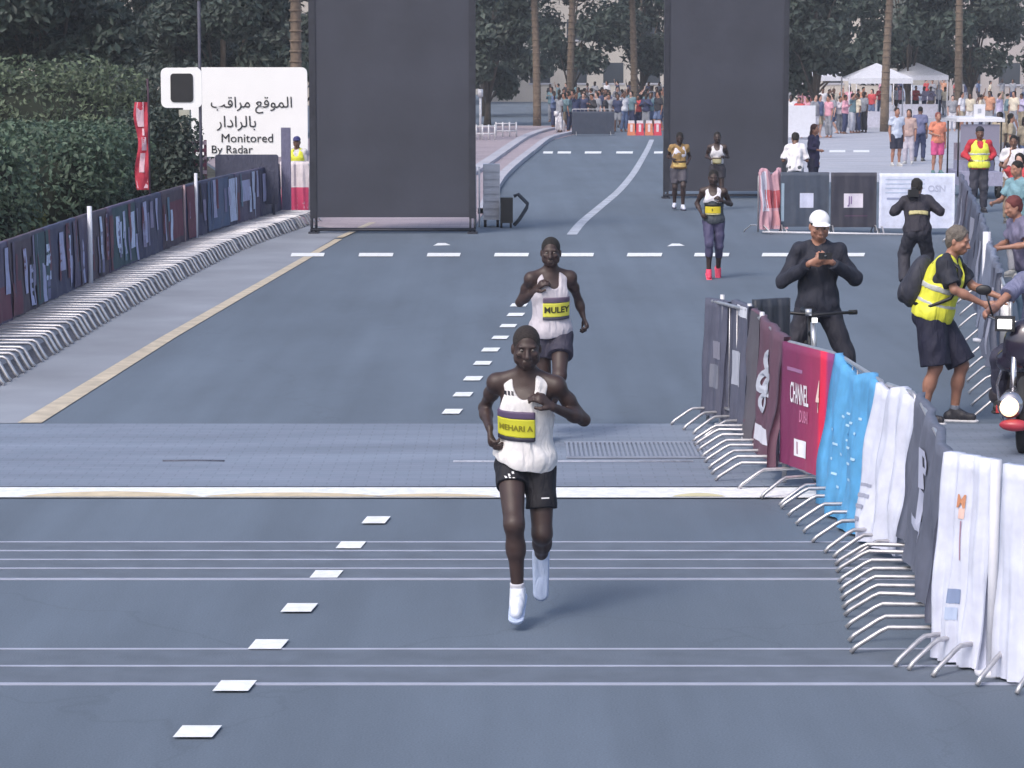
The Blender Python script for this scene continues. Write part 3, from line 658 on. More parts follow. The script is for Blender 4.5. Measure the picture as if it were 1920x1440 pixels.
# red and white feather flag
t = empty('feather_flag', G(276, 502), 0, 'tall narrow red and white flag on a dark pole before the hedge', 'flag')
b = MB(); b.tube([(.06, 0, 0), (.06, 0, 2.6), (.05, 0, 2.9)], .016); b.build('pole', cm((.06, .03, .05)), t)
fl = MB(); nn = 22; vs = []; fs = []
for j in range(nn + 1):
    v = j / nn; z = 1.2 + 1.34 * v; w = .19 + .03 * math.sin(v * 9)
    for i in range(5): vs.append((.05 - w * i / 4, .03 * math.sin(i * 1.6 + v * 14), z))
for j in range(nn):
    for i in range(4): fs.append((j * 5 + i, j * 5 + i + 1, (j + 1) * 5 + i + 1, (j + 1) * 5 + i))
fl.add(vs, fs, True); o = fl.build('cloth', cm((.42, .03, .06)), t)
for z0, z1, i0, i1 in ((.72, 1., .3, .8), (.45, .6, .2, .6), (.2, .42, .3, .7), (0.02, .12, .1, .9), (.62, .7, .3, .5)):
    b = MB(); vs = []
    for j in range(7):
        v = z0 + (z1 - z0) * j / 6; z = 1.2 + 1.34 * v; w = .19 + .03 * math.sin(v * 9)
        for k in (i0, i1): vs.append((.05 - w * k, .03 * math.sin(k * 6.4 + v * 14) - .012, z))
    b.add(vs, [(2 * j, 2 * j + 1, 2 * j + 3, 2 * j + 2) for j in range(6)], True); b.build('print', cm((.62, .42, .5)), t)
# small kiosk / cream box, pale pillar, red railings behind the left fence
t = empty('utility_box', G(346, 420), 0, 'small cream utility box on a thin stand behind left fence', 'box')
b = MB(); s_ = 1 / S_(420); b.box((-.08, 0, CAMH - (256 - 110) * s_), (.13, .25, CAMH - (205 - 110) * s_)); b.build('case', cm((.42, .42, .36)), t)
b = MB(); b.tube([(.05, .1, 0), (.05, .1, CAMH - (256 - 110) * s_)], .05); b.build('stand', cm((.12, .09, .12)), t)
t = empty('railing', G(340, 424), 0, 'purplish red railing of horizontal bars behind the left fence', 'railing')
for k in range(5):
    b = MB(); z = 1.0 + k * .14; b.box((.0, 0, z), (.5, .04, z + .07)); b.build('rail', cm((.22, .06, .11) if k % 2 else (.5, .38, .46)), t)
for x in (.02, .24, .45):
    b = MB(); b.box((x, .045, 0), (x + .05, .09, 1.65)); b.build('post', cm((.2, .08, .12)), t)
t = empty('hoarding', G(405, 424), 0, 'dark navy hoarding board rising behind the blue left banners', 'hoarding')
b = MB(); w_ = 118 / S_(424); plate('board', w_, .95, .05, 0, CAMH - (288 - 110) / S_(424) - .95, 0, .05, cm((.06, .065, .11)), t)
for x in (.1, w_ - .1):
    b = MB(); b.tube([(x, .08, 0), (x, .08, 1.3)], .025); b.build('post', cm((.06, .065, .11)), t)
p_ = G(536, 415); b = MB(); b.box((-.08, 0, 0), (.1, .15, CAMH - (238 - 110) / S_(415))); o = b.build('pillar', cm((.16, .16, .26))); o.location = p_; tag(o, 'grey blue square pillar right of the radar sign', 'pillar')

# ---- foliage
def leaf_mat(name, c, var=.45):
    m = bpy.data.materials.new(name); m.use_nodes = True; n = m.node_tree; b = n.nodes['Principled BSDF']; b.inputs['Roughness'].default_value = .55
    g = n.nodes.new('ShaderNodeNewGeometry'); r = n.nodes.new('ShaderNodeMapRange'); r.inputs[3].default_value = 1 - var; r.inputs[4].default_value = 1 + var
    n.links.new(g.outputs['Random Per Island'], r.inputs[0]); v = n.nodes.new('ShaderNodeVectorMath'); v.operation = 'SCALE'; v.inputs[0].default_value = c
    n.links.new(r.outputs[0], v.inputs['Scale']); n.links.new(v.outputs[0], b.inputs['Base Color'])
    tr = n.nodes.new('ShaderNodeBsdfTranslucent'); n.links.new(v.outputs[0], tr.inputs[0]); mx = n.nodes.new('ShaderNodeMixShader'); mx.inputs[0].default_value = .25
    n.links.new(b.outputs[0], mx.inputs[1]); n.links.new(tr.outputs[0], mx.inputs[2]); n.links.new(mx.outputs[0], n.nodes['Material Output'].inputs[0]); return m
def leaves(name, clumps, n, size, m, parent, rng, shell=.75, asp=.5):
    """clumps: list of centre(3), radii(3)"""
    wts = np.array([np.prod(np.array(c[1])) ** (2 / 3) for c in clumps]); wts /= wts.sum()
    ci = rng.choice(len(clumps), n, p=wts); C = np.array([c[0] for c in clumps], float)[ci]; R = np.array([c[1] for c in clumps], float)[ci]
    d = rng.normal(size=(n, 3)); d /= np.linalg.norm(d, axis=1)[:, None]; rr = shell + (1.06 - shell) * rng.random(n) ** .7
    P = C + d * R * rr[:, None]
    nr = d * .8 + rng.normal(size=(n, 3)) * .6 + np.array([0, 0, .3]); nr /= np.linalg.norm(nr, axis=1)[:, None]
    t = np.cross(nr, rng.normal(size=(n, 3))); t /= np.linalg.norm(t, axis=1)[:, None]; bt = np.cross(nr, t)
    s = size * (.6 + .8 * rng.random(n))[:, None]
    V = np.stack([P - t * s, P - bt * s * asp + nr * s * .15, P + t * s, P + bt * s * asp + nr * s * .15], 1).reshape(-1, 3)
    V[:, 2] = np.maximum(V[:, 2], .02)
    Q = np.arange(4 * n).reshape(n, 4)
    return np_mesh(name, V, Q, m, parent, False)
rng = np.random.default_rng(5)
LM = [leaf_mat('hedge_leaf', (.08, .125, .082)), leaf_mat('shrub_leaf', (.10, .135, .08)), leaf_mat('dark_tree_leaf', (.042, .062, .05)), leaf_mat('grey_green_leaf', (.06, .08, .066)), leaf_mat('palm_leaf', (.05, .075, .035)), leaf_mat('yellow_green_leaf', (.12, .13, .03)), leaf_mat('purple_leaf', (.06, .03, .05))]
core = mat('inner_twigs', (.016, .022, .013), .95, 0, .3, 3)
def bush(px, py, w, dep, h, lm, label, n=5000, size=.05, group='shrubs behind the left fence'):
    p = G(px, py); t = empty('shrub', p, 0, label, 'shrub', group)
    cl = []
    for k in range(16):
        a = rng.random(3); cl.append(((w * (a[0] - .5) * .75, dep * (a[1] - .5) * .7, h * (.3 + .42 * a[2])), (w * rng.uniform(.2, .3), dep * rng.uniform(.22, .3), h * rng.uniform(.18, .27))))
    for k in range(7): cl.append((((k / 6 - .5) * w * .8, rng.uniform(-.15, .15) * dep, h * rng.uniform(.76, .86)), (w * .17, dep * .3, h * .14)))
    cl.append(((0, 0, h * .45), (w * .46, dep * .42, h * .46)))
    leaves('foliage', cl, n, size, lm, t, rng, .8)
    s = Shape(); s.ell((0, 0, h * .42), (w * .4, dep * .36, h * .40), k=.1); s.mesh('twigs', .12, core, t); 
    b = MB()
    for k in range(5): b.tube([(rng.uniform(-.1, .1) * w, 0, 0), (rng.uniform(-.3, .3) * w, rng.uniform(-.2, .2) * dep, h * .6)], .03, 6, r2=.012)
    b.build('stem', mat('bark', (.08, .06, .045), .9, 0, .2, 12), t)
bush(-120, 520, 3.2, 3, 2.45, LM[0], 'large dark clipped shrub cut by the left picture edge', 16000, .055)
bush(60, 482, 2.6, 2.6, 2.35, LM[0], 'broad dark green rounded shrub at far left behind the fence', 16000, .055)
bush(160, 462, 2.0, 2.4, 2.2, LM[0], 'dark green rounded shrub just left of the red flag', 13000, .055)
bush(286, 425, 1.7, 2.2, 2.3, LM[2], 'grey green shrub behind the red and white flag', 9000, .06)
bush(40, 360, 5.5, 3, 3.3, LM[1], 'tall paler shrub behind the dark clipped ones at far left', 14000, .07)
bush(230, 345, 4.2, 3, 3.2, LM[3], 'greyish bushy shrub between dark clipped shrub and cream box', 11000, .07)
bush(20, 500, 1.0, .7, .95, LM[5], 'low yellowish green plant at far left under the dark shrubs', 1800, .06)
bush(108, 480, 1.2, .8, 1.0, LM[6], 'low purple leaved plant under the dark shrubs', 2000, .06)
bush(205, 452, .8, .6, 1.15, LM[5], 'small yellow green plant just behind the fence near the flag', 1200, .05)
def tree(x, y, h, r, lm, label, n=3500, size=.22, trunk=.16):
    t = empty('tree', (x, y, 0), rng.uniform(0, 6), label, 'tree', 'trees beyond the crowd')
    cl = []
    for k in range(20):
        a = rng.random() * 2 * PI; q = r * rng.random() ** .5 * .75; zz = h * (trunk + .12 + rng.random() * (.8 - trunk))
        f = 1 - .45 * max(0, zz / h - .7) / .3
        cl.append(((q * math.cos(a) * f, q * math.sin(a) * f, zz), (r * rng.uniform(.2, .36),) * 2 + (h * rng.uniform(.07, .12),)))
    b = MB(); b.tube([(0, 0, 0), (.05, 0, h * trunk * .6), (0, .08, h * .7)], .2, 8, r2=.07)
    for k in range(8):
        c = cl[k][0]; b.tube([(0, 0, h * trunk * rng.uniform(.6, 1)), (c[0] * .5, c[1] * .5, c[2] * .8), c], .07, 5, r2=.02)
    b.build('trunk', mat('tree_bark', (.1, .08, .065), .9, 0, .2, 6), t)
    leaves('crown', cl, n, size, lm, t, rng, .35)
def palm(x, y, h, label, lean=.3):
    t = empty('palm_tree', (x, y, 0), rng.uniform(0, 6), label, 'palm tree', 'palm trees beyond the crowd')
    b = MB(); pts = [(lean * (k / 8) ** 2, 0, h * k / 8) for k in range(9)]; b.tube(pts, .2, 9, r2=.14)
    for k in range(22): z = h * (k + 1) / 24; b.tube([(lean * (z / h) ** 2, 0, z), (lean * (z / h) ** 2, 0, z + .06)], .2, 8)
    b.build('trunk', mat('palm_bark', (.16, .12, .09), .9, 0, .25, 8), t)
    V = []; Q = []
    top = np.array([lean, 0, h])
    for k in range(26):
        a = k * 2.4; el = rng.uniform(-.35, 1.0); L = rng.uniform(1.7, 2.4); d = np.array([math.cos(a), math.sin(a), 0]); sd_ = np.array([-math.sin(a), math.cos(a), 0])
        for j in range(22):
            u = (j + 1) / 22; p = top + d * L * u * math.cos(el * (1 - .5 * u)) + np.array([0, 0, L * u * math.sin(el) - 1.1 * u * u * L * .6])
            ll = .42 * math.sin(PI * min(1, u * .9 + .08)) + .08
            for sg in (-1, 1):
                q = p + sd_ * sg * ll + d * ll * .5 + np.array([0, 0, -ll * .35]); w = d * .035
                i = len(V); V += [p - w, p + w, q + w * .3, q - w * .3]; Q.append((i, i + 1, i + 2, i + 3))
    np_mesh('fronds', np.array(V), np.array(Q), LM[4], t, False)
for i, (x, y, h, r, k) in enumerate(((-9, 112, 8, 3.6, 3), (-4.5, 118, 7.5, 3.2, 2), (-1.6, 150, 9.5, 4.2, 3), (3.5, 160, 9, 4.5, 2), (8, 165, 10, 4.6, 3), (12.5, 158, 9, 4.2, 2), (17, 150, 9.5, 4.4, 3), (21.5, 146, 9, 4.2, 2), (26, 152, 10, 4.5, 3), (30, 140, 9, 4.3, 2), (-13, 96, 8.5, 4, 2), (-17, 80, 9, 4.2, 3), (-12.4, 72, 7.5, 3.2, 2), (-20, 104, 10, 5, 2), (-9.5, 88, 7.5, 3, 2), (14.5, 128, 8, 3.4, 3), (-1.2, 130, 7, 2.6, 3))):
    tree(x, y, h, r, LM[k], ('%s tree with %s crown, %s' % (('dark green', 'greyish green')[k - 2], ('wide', 'broad', 'rounded', 'tall', 'uneven')[i % 5], ('behind the left shrubs', 'between radar sign and left screen', 'far behind the left sidewalk', 'behind the centre crowd, left part', 'behind the centre crowd, right part', 'above the right dark screen', 'behind the golf cart', 'at the right edge behind the plaza')[int(np.searchsorted([-16, -11, -5, 0, 6, 11, 19], x))])), 16000 if y < 110 else 7500, .13 if y < 110 else .2)
for i, (x, y, h) in enumerate(((1.2, 128, 7.5), (2.9, 134, 8), (6.2, 136, 7.2), (10.8, 122, 8.2), (16.4, 118, 7.8), (20.3, 122, 8.4), (-3.2, 104, 7.2), (-6.6, 82, 7.4))):
    palm(x, y, h, 'tall date palm %s' % ('left of the centre crowd', 'above the middle of the centre crowd', 'behind the right part of the centre crowd', 'just right of the right dark screen', 'beyond the middle of the right plaza', 'beyond the golf cart at far right', 'behind the left sidewalk near the trees', 'hidden partly by the left dark screen')[i])
def building(x, y, w, d, h, c, label, fl=4, nb=10, rz=0):
    t = empty('building', (x, y, 0), rz, label, 'building', 'far buildings')
    b = MB(); b.box((-w / 2, 0, 0), (w / 2, d, h)); b.build('wall', mat('facade', c, .85, 0, .08, .5), t)
    b = MB(); b.box((-w / 2 - .3, -.3, h), (w / 2 + .3, d + .3, h + .5)); b.build('roof', mat('roof_slab', tuple(q * .85 for q in c), .85), t)
    w0 = None
    for i in range(fl):
        for k in range(nb):
            if w0 is None:
                q = MB(); q.box((-.75, -.03, 0), (.75, .1, 1.5)); w0 = q.build('window', M['glass'], t); q = MB(); q.box((-.85, -.08, -.12), (.85, .12, -.0)); s0 = q.build('sill', M['kerb'], w0); o = w0
            else:
                o = w0.copy(); COL.objects.link(o); o.parent = t; s1 = s0.copy(); COL.objects.link(s1); s1.parent = o
            o.location = (-w / 2 + (k + .5) * w / nb, 0, 1.4 + i * h / fl)
building(-22, 185, 34, 12, 17, (.42, .38, .34), 'sand coloured block of flats far behind the left trees', 5, 12)
building(13, 200, 30, 12, 16, (.5, .46, .42), 'cream block of flats far behind the centre trees', 5, 11)
building(45, 190, 28, 12, 18, (.4, .36, .35), 'brownish block of flats far behind the right trees', 5, 10)
# ================================================================== PEOPLE
SK = {'dark': mat('skin_dark', (.045, .026, .024), .5, 0, .15, 14, .15, 120), 'brown': mat('skin_brown', (.15, .075, .05), .45, 0, .12, 14, .15, 120),
      'tan': mat('skin_tan', (.34, .17, .12), .48, 0, .1, 14, .1, 120), 'pale': mat('skin_pale', (.5, .3, .24), .5, 0, .1, 14, .1, 120)}
UP = V3(0, 0, 1)
def skel(pz=.93, lean=0, twist=0, side=0, hipw=.085, shw=.165, px=0, py=0, hyaw=0, hpitch=0, htilt=0, ea=None, wa=None, eb=None, wb=None, ka=None, aa=None, kb=None, ab=None,
         ta=(-.12, -1, 0), tb=(.12, -1, 0), hda=None, hdb=None, hna=None, hnb=None, curl=.5, bulk=1., neck=.17, spine=.5):
    """person faces -y; suffix a = picture left when facing the camera, b = picture right. lean>0 bends forward"""
    J = {}; T = rot(-lean, side, twist) if False else np.array(Matrix.Rotation(twist, 3, 'Z') @ Matrix.Rotation(side, 3, 'Y') @ Matrix.Rotation(lean, 3, 'X'))
    J['T'] = T; P = V3(px, py, pz); J['P'] = P
    L = lambda x, y, z: P + T @ V3(x * bulk, y * bulk, z)
    J['L'] = L; J['N'] = L(0, .0, spine); J['Sa'] = L(-shw, .0, spine - .05); J['Sb'] = L(shw, 0, spine - .05)
    Rp = np.array(Matrix.Rotation(twist * .3, 3, 'Z')); J['Ha'] = P + Rp @ V3(-hipw, 0, -.03); J['Hb'] = P + Rp @ V3(hipw, 0, -.03)
    Rh = np.array(Matrix.Rotation(hyaw, 3, 'Z') @ Matrix.Rotation(htilt, 3, 'Y') @ Matrix.Rotation(hpitch, 3, 'X')); J['Rh'] = Rh
    nd = nrm(T @ V3(0, -.12, 1) * .6 + Rh @ V3(0, -.1, 1) * .4); J['H'] = J['N'] + nd * neck
    J['nb'] = J['N'] - nd * .02
    def d(v, default): return np.array(v, float) if v is not None else default
    J['Ea'] = d(ea, J['Sa'] + V3(-.05, .02, -.29)); J['Eb'] = d(eb, J['Sb'] + V3(.05, .02, -.29))
    J['Wa'] = d(wa, J['Ea'] + V3(0, -.05, -.25)); J['Wb'] = d(wb, J['Eb'] + V3(0, -.05, -.25))
    J['Ka'] = d(ka, V3(-.1, -.01, .50)); J['Kb'] = d(kb, V3(.1, -.01, .50)); J['Aa'] = d(aa, V3(-.11, .04, .09)); J['Ab'] = d(ab, V3(.11, .04, .09))
    J['ta'], J['tb'] = nrm(ta), nrm(tb)
    for s in 'ab':
        J['hd' + s] = nrm((hda, hdb)[s == 'b']) if (hda, hdb)[s == 'b'] is not None else nrm(J['W' + s] - J['E' + s])
        hn = (hna, hnb)[s == 'b']; hn = V3(1 if s == 'a' else -1, -.2, 0) if hn is None else np.array(hn, float)
        hd = J['hd' + s]; J['hn' + s] = nrm(hn - hd * (hn @ hd))
    J['curl'] = curl; J['bulk'] = bulk
    return J
def torso_prims(S, J, o=0., w=1., k=.04, flare=0):
    T, L = J['T'], J['L']; B = J['bulk']
    S.ell(L(0, .01, 0), (.138 * w * B + o, .102 * B + o, .115 + o), T, k)
    S.ell(L(0, .0, .14), (.122 * w * B + o, .094 * B + o, .15 + o), T, k)
    S.ell(L(0, .0, .31), (.150 * w * B + o, .112 * B + o, .165 + o), T, k)
    S.cone(L(-.12 * w, .012, .425), L(.12 * w, .012, .425), .052 + o, .052 + o, k)
    S.cone(L(-.05, .01, .455), L(.05, .01, .455), .055 + o, .055 + o, k)
    S.ell(L(-.06, -.07, .345), (.065 + o * .6, .032 + o, .055 + o), T, .04); S.ell(L(.06, -.07, .345), (.065 + o * .6, .032 + o, .055 + o), T, .04)
    if flare: S.ell(L(0, 0, .02), (.16 * w * B + o + flare, .12 * B + o + flare, .12), T, k)
def leg_prims(S, J, s, o=0., k=.035, r=(.085, .056, .048, .034)):
    H, K, A = J['H' + s], J['K' + s], J['A' + s]; B = J['bulk']
    r = tuple(q * (1 + (B - 1) * .7) for q in r)
    S.cone(H, K, r[0] + o, r[1] + o, k); d = A - K
    n = J['T'] @ V3(0, 1, 0); e_ = nrm(d); n = nrm(n - e_ * (n @ e_))
    S.cone(K, K + d * .4 + n * .012, r[1] * .92 + o, r[2] * 1.08 + o, k); S.cone(K + d * .35 + n * .014, A, r[2] + o, r[3] + o, k)
def foot_frame(J, s):
    A, t = J['A' + s], J['t' + s]; x = nrm(np.cross(t, UP)) if abs(t[2]) < .97 else V3(1, 0, 0); u = nrm(np.cross(x, t)); return A, t, u, x
def person(name_label, loc, rz, J, skin, detail=2, h=.012, scale=1., group=None, hair='short', hairm=None, cat='person', shoes=((.7, .7, .75), (.6, .6, .65)), outfit=(), beard=False, hands=True):
    t = empty('person', loc, rz, name_label, cat, group, scale)
    S = Shape(); T, L, B = J['T'], J['L'], J['bulk']
    torso_prims(S, J)
    S.ell(L(-.055, .05, -.03), (.075, .075, .085), T, .04); S.ell(L(.055, .05, -.03), (.075, .075, .085), T, .04)
    hc, Rh = J['H'], J['Rh']
    hp = lambda x, y, z: hc + Rh @ V3(x, y, z)
    S.cone(J['nb'], hp(0, .02, -.05), .058, .052, .03)
    for s in 'ab':
        sg = -1 if s == 'a' else 1
        Sh, E, Wr = J['S' + s], J['E' + s], J['W' + s]
        S.ell(Sh, (.050 * B,) * 3, None, .045); S.cone(J['N'] + V3(sg * .03, .01, .015), Sh + V3(0, 0, .005), .036, .044 * B, .03)
        S.cone(Sh, E, .043 * B, .032 * B, .03); m = Sh + (E - Sh) * .42; S.ell(m, (.041 * B,) * 3, None, .03)
        S.cone(E, E + (Wr - E) * .35, .033 * B, .036 * B, .025); S.cone(E + (Wr - E) * .3, Wr, .035 * B, .023, .025)
        hd, hn = J['hd' + s], J['hn' + s]; sd = np.cross(hd, hn) * (1 if s == 'a' else -1)
        S.cone(Wr, Wr + hd * .08, .025, .036, .015, sq=(hn, 1.9))
        if hands and h < .014:
            for i in range(4):
                b0 = Wr + hd * (.085 - .004 * abs(i - 1.2)) + sd * (i - 1.5) * .0195; ln = (.92, 1.05, 1., .8)[i]; c = J['curl'] * (1 + .12 * i); p = b0; rr = .0105
                for q, sl_ in enumerate((.042, .028, .02)):
                    an = c * (q + .6); dd = hd * math.cos(an) + hn * math.sin(an); p2 = p + dd * sl_ * ln; S.cone(p, p2, rr, rr * .93, .006); p = p2; rr *= .93
            b0 = Wr + hd * .025 - sd * .026; d1 = nrm(hd * .7 - sd * .6 + hn * .35); p1 = b0 + d1 * .042; d2 = nrm(hd * .8 - sd * .1 + hn * .5)
            S.cone(b0, p1, .0145, .0115, .01); S.cone(p1, p1 + d2 * .034, .0115, .0095, .006)
        else:
            p1 = Wr + hd * .12 + hn * .03 * J['curl']; S.cone(Wr + hd * .07, p1, .032, .024, .015, sq=(hn, 1.6)); S.cone(Wr + hd * .03, Wr + hd * .07 - sd * .04, .016, .012, .01)
        leg_prims(S, J, s)
        A, td, u, x = foot_frame(J, s); S.cone(A, A - u * .05 + td * .05, .036, .032, .02); S.cone(A - u * .045 - td * .03, A - u * .055 + td * .13, .033, .026, .02)
    # head
    S.ell(hp(0, .012, .032), (.074, .092, .085), Rh, .02)
    S.ell(hp(0, -.022, -.035), (.058, .068, .078), Rh, .03); S.ell(hp(0, -.055, -.088), (.028, .026, .024), Rh, .025)
    if detail > 0:
        S.ell(hp(-.056, -.02, -.055), (.016, .03, .03), Rh, .03); S.ell(hp(.056, -.02, -.055), (.016, .03, .03), Rh, .03)
        S.cone(hp(0, -.086, .005), hp(0, -.107, -.032), .010, .015, .012); S.ell(hp(-.014, -.094, -.036), (.011, .011, .009), Rh, .008); S.ell(hp(.014, -.094, -.036), (.011, .011, .009), Rh, .008)
        S.cone(hp(-.04, -.078, .024), hp(.04, -.078, .024), .011, .011, .012); S.ell(hp(-.045, -.068, -.02), (.02, .016, .016), Rh, .015); S.ell(hp(.045, -.068, -.02), (.02, .016, .016), Rh, .015)
        for sg in (-1, 1):
            S.ell(hp(sg * .077, .012, -.012), (.011, .020, .032), Rh, .008); S.ell(hp(sg * .031, -.091, .004), (.016, .010, .009), Rh, .01, sub=True)
        S.cone(hp(-.02, -.089, -.061), hp(.02, -.089, -.061), .0085, .0085, .006); S.cone(hp(-.017, -.088, -.074), hp(.017, -.088, -.074), .0095, .0095, .006)
    body = S.mesh('body', h, SK[skin], t)
    if detail > 1:
        for sg in (-1, 1):
            c = hp(sg * .031, -.0755, .003); b = MB(); rr = .0105; N = 10
            vs = [(c[0] + rr * math.sin(i * PI / 6) * math.cos(j * 2 * PI / N), c[1] + rr * math.sin(i * PI / 6) * math.sin(j * 2 * PI / N), c[2] + rr * math.cos(i * PI / 6)) for i in range(7) for j in range(N)]
            b.add(vs, [(i * N + j, (i + 1) * N + j, (i + 1) * N + (j + 1) % N, i * N + (j + 1) % N) for i in range(6) for j in range(N)], True); e = b.build('eye', M['eye_white'], t)
            f = Rh @ V3(0, -1, -.15); c2 = c + f * .0055; b = MB(); rr = .0062
            vs = [(c2[0] + rr * math.sin(i * PI / 4) * math.cos(j * 2 * PI / 8), c2[1] + rr * math.sin(i * PI / 4) * math.sin(j * 2 * PI / 8), c2[2] + rr * math.cos(i * PI / 4)) for i in range(5) for j in range(8)]
            b.add(vs, [(i * 8 + j, (i + 1) * 8 + j, (i + 1) * 8 + (j + 1) % 8, i * 8 + (j + 1) % 8) for i in range(4) for j in range(8)], True); b.build('iris', M['iris'], e)
    hm = hairm or M['hair_black']; hh = min(h, .016)
    if hair == 'short':
        S = Shape(); S.ell(hp(0, .016, .036), (.0775, .095, .088), Rh); S.cut(hp(0, -.062, .055), Rh @ V3(0, -1, -.35)); S.cut(hp(0, .0, -.01), Rh @ V3(0, -.55, -1)); S.mesh('hair', hh, hm, t)
    elif hair == 'full':
        S = Shape(); S.ell(hp(0, .022, .04), (.086, .1, .092), Rh); S.ell(hp(0, .06, -.02), (.07, .05, .07), Rh); S.cut(hp(0, -.055, .05), Rh @ V3(0, -1, -.25)); S.mesh('hair', hh, hm, t, fold=.006, ff=60)
    elif hair == 'long':
        S = Shape(); S.ell(hp(0, .022, .04), (.088, .1, .092), Rh); S.ell(hp(0, .06, -.1), (.08, .05, .14), Rh, .04); S.cut(hp(0, -.05, .05), Rh @ V3(0, -1, -.12)); S.mesh('hair', hh, hm, t, fold=.006, ff=50)
    if beard:
        S = Shape(); S.ell(hp(0, -.028, -.062), (.061, .062, .055), Rh); S.cut(hp(0, 0, -.052), Rh @ V3(0, 0, 1)); S.ell(hp(0, -.09, -.064), (.024, .03, .014), Rh, .006, sub=True); S.mesh('beard', hh, hm, t)
    # shoes
    if shoes:
        up_c, so_c = shoes
        for s in 'ab':
            A, td, u, x = foot_frame(J, s)
            S = Shape(); S.cone(A - u * .045 - td * .05, A - u * .05 + td * .155, .046, .036, .02, sq=(x, 1.05)); S.cone(A + u * .005, A - u * .03 + td * .07, .045, .038, .03); S.cut(A - u * .078, -u); S.ell(A + u * .05, (.034, .034, .03), None, .01, sub=True)
            sh = S.mesh('shoe', min(h, .012), cm(up_c, .55), t)
            S = Shape(); S.cone(A - u * .07 - td * .06, A - u * .07 + td * .17, .052, .046, .02); S.cut(A - u * .072, u); S.cut(A - u * .098, -u); S.mesh('sole', min(h, .01), cm(so_c, .6), sh)
    for fn in outfit: fn(t, J, h)
    return t
# ---- garments (functions taking t, J, h)
def singlet(c, hem=.0, o=.012, flare=.012, slant=0, name='singlet'):
    def f(t, J, h):
        S = Shape(); T, L = J['T'], J['L']; torso_prims(S, J, o, flare=flare)
        if flare: S.cone(L(0, 0, .28), L(0, 0, hem - .02), .104 + o, .110 + o, .05, sq=(T @ V3(1, 0, 0), .84))
        if hem < -.05: S.cone(L(0, 0, 0), L(0, .0, hem), .13 * J['bulk'] + o, .14 * J['bulk'] + o, .04, sq=(T @ V3(0, 1, 0), 1.25))
        for sg in (-1, 1): S.ell(L(sg * .205, .0, .40), (.092, .14, .125), T, .012, sub=True)
        S.ell(L(0, -.085, .49), (.070, .13, .115), T, .01, sub=True); S.ell(L(0, .03, .52), (.064, .11, .06), T, .01, sub=True)
        S.cut(L(0, 0, hem), T @ V3(slant, 0, -1))
        return S.mesh(name, h * .8, cm(c, .7), t, fold=.006, ff=22)
    return f
def tee(c, slv=.55, hem=-.06, o=.018, name='t_shirt', c2=None, nk=.06, fold=.008):
    def f(t, J, h):
        S = Shape(); T, L, B = J['T'], J['L'], J['bulk']; torso_prims(S, J, o, flare=.012)
        S.cone(L(0, 0, .30), L(0, .0, hem - .03), .112 * B + o, .124 * B + o, .05, sq=(T @ V3(1, 0, 0), .82)); S.cut(L(0, 0, hem), T @ V3(0, 0, -1))
        for s in 'ab':
            Sh, E, W = J['S' + s], J['E' + s], J['W' + s]; S.ell(Sh, (.049 * B + o,) * 3, None, .04); S.cone(J['N'] + V3((-.03, .03)[s == 'b'], .01, .01), Sh, .038 + o, .043 * B + o, .03)
            if slv <= 1: S.cone(Sh, Sh + (E - Sh) * slv, .045 * B + o, (.045 + .012) * B + o, .03, cap=True)
            else: S.cone(Sh, E, .045 * B + o, .038 * B + o, .03); S.cone(E, E + (W - E) * (slv - 1), .043 * B + o, .034 * B + o * .8, .025, cap=True)
        S.ell(J['nb'] + V3(0, 0, .06), (nk, nk, .07), None, .01, sub=True)
        return S.mesh(name, h, cm(c, .78), t, fold=fold, ff=24)
    return f
def vest(c, hem=-.04, o=.036, stripe=(.5, .52, .5)):
    def f(t, J, h):
        S = Shape(); T, L, B = J['T'], J['L'], J['bulk']; torso_prims(S, J, o, flare=.01); S.cone(L(0, 0, .30), L(0, .0, hem - .03), .112 * B + o, .124 * B + o, .05, sq=(T @ V3(1, 0, 0), .82))
        for sg in (-1, 1): S.ell(L(sg * .235, .0, .36), (.085, .16, .15), T, .012, sub=True)
        S.ell(L(0, -.1, .46), (.06, .13, .12), T, .01, sub=True); S.ell(L(0, .02, .54), (.075, .11, .07), T, .01, sub=True); S.cut(L(0, 0, hem), T @ V3(0, 0, -1))
        v = S.mesh('vest', h, cm(c, .6), t, fold=.004, ff=26)
        if stripe is not None and v:
            for z in (.1, .24):
                S = Shape(); torso_prims(S, J, o + .005); S.cone(L(0, 0, .30), L(0, .0, hem - .03), .112 * B + o + .005, .124 * B + o + .005, .05, sq=(T @ V3(1, 0, 0), .82)); S.cut(L(0, 0, z - .022), T @ V3(0, 0, -1)); S.cut(L(0, 0, z + .022), T @ V3(0, 0, 1)); S.mesh('reflective_band', h, cm(stripe, .4), v, fold=.004, ff=26)
        return v
    return f
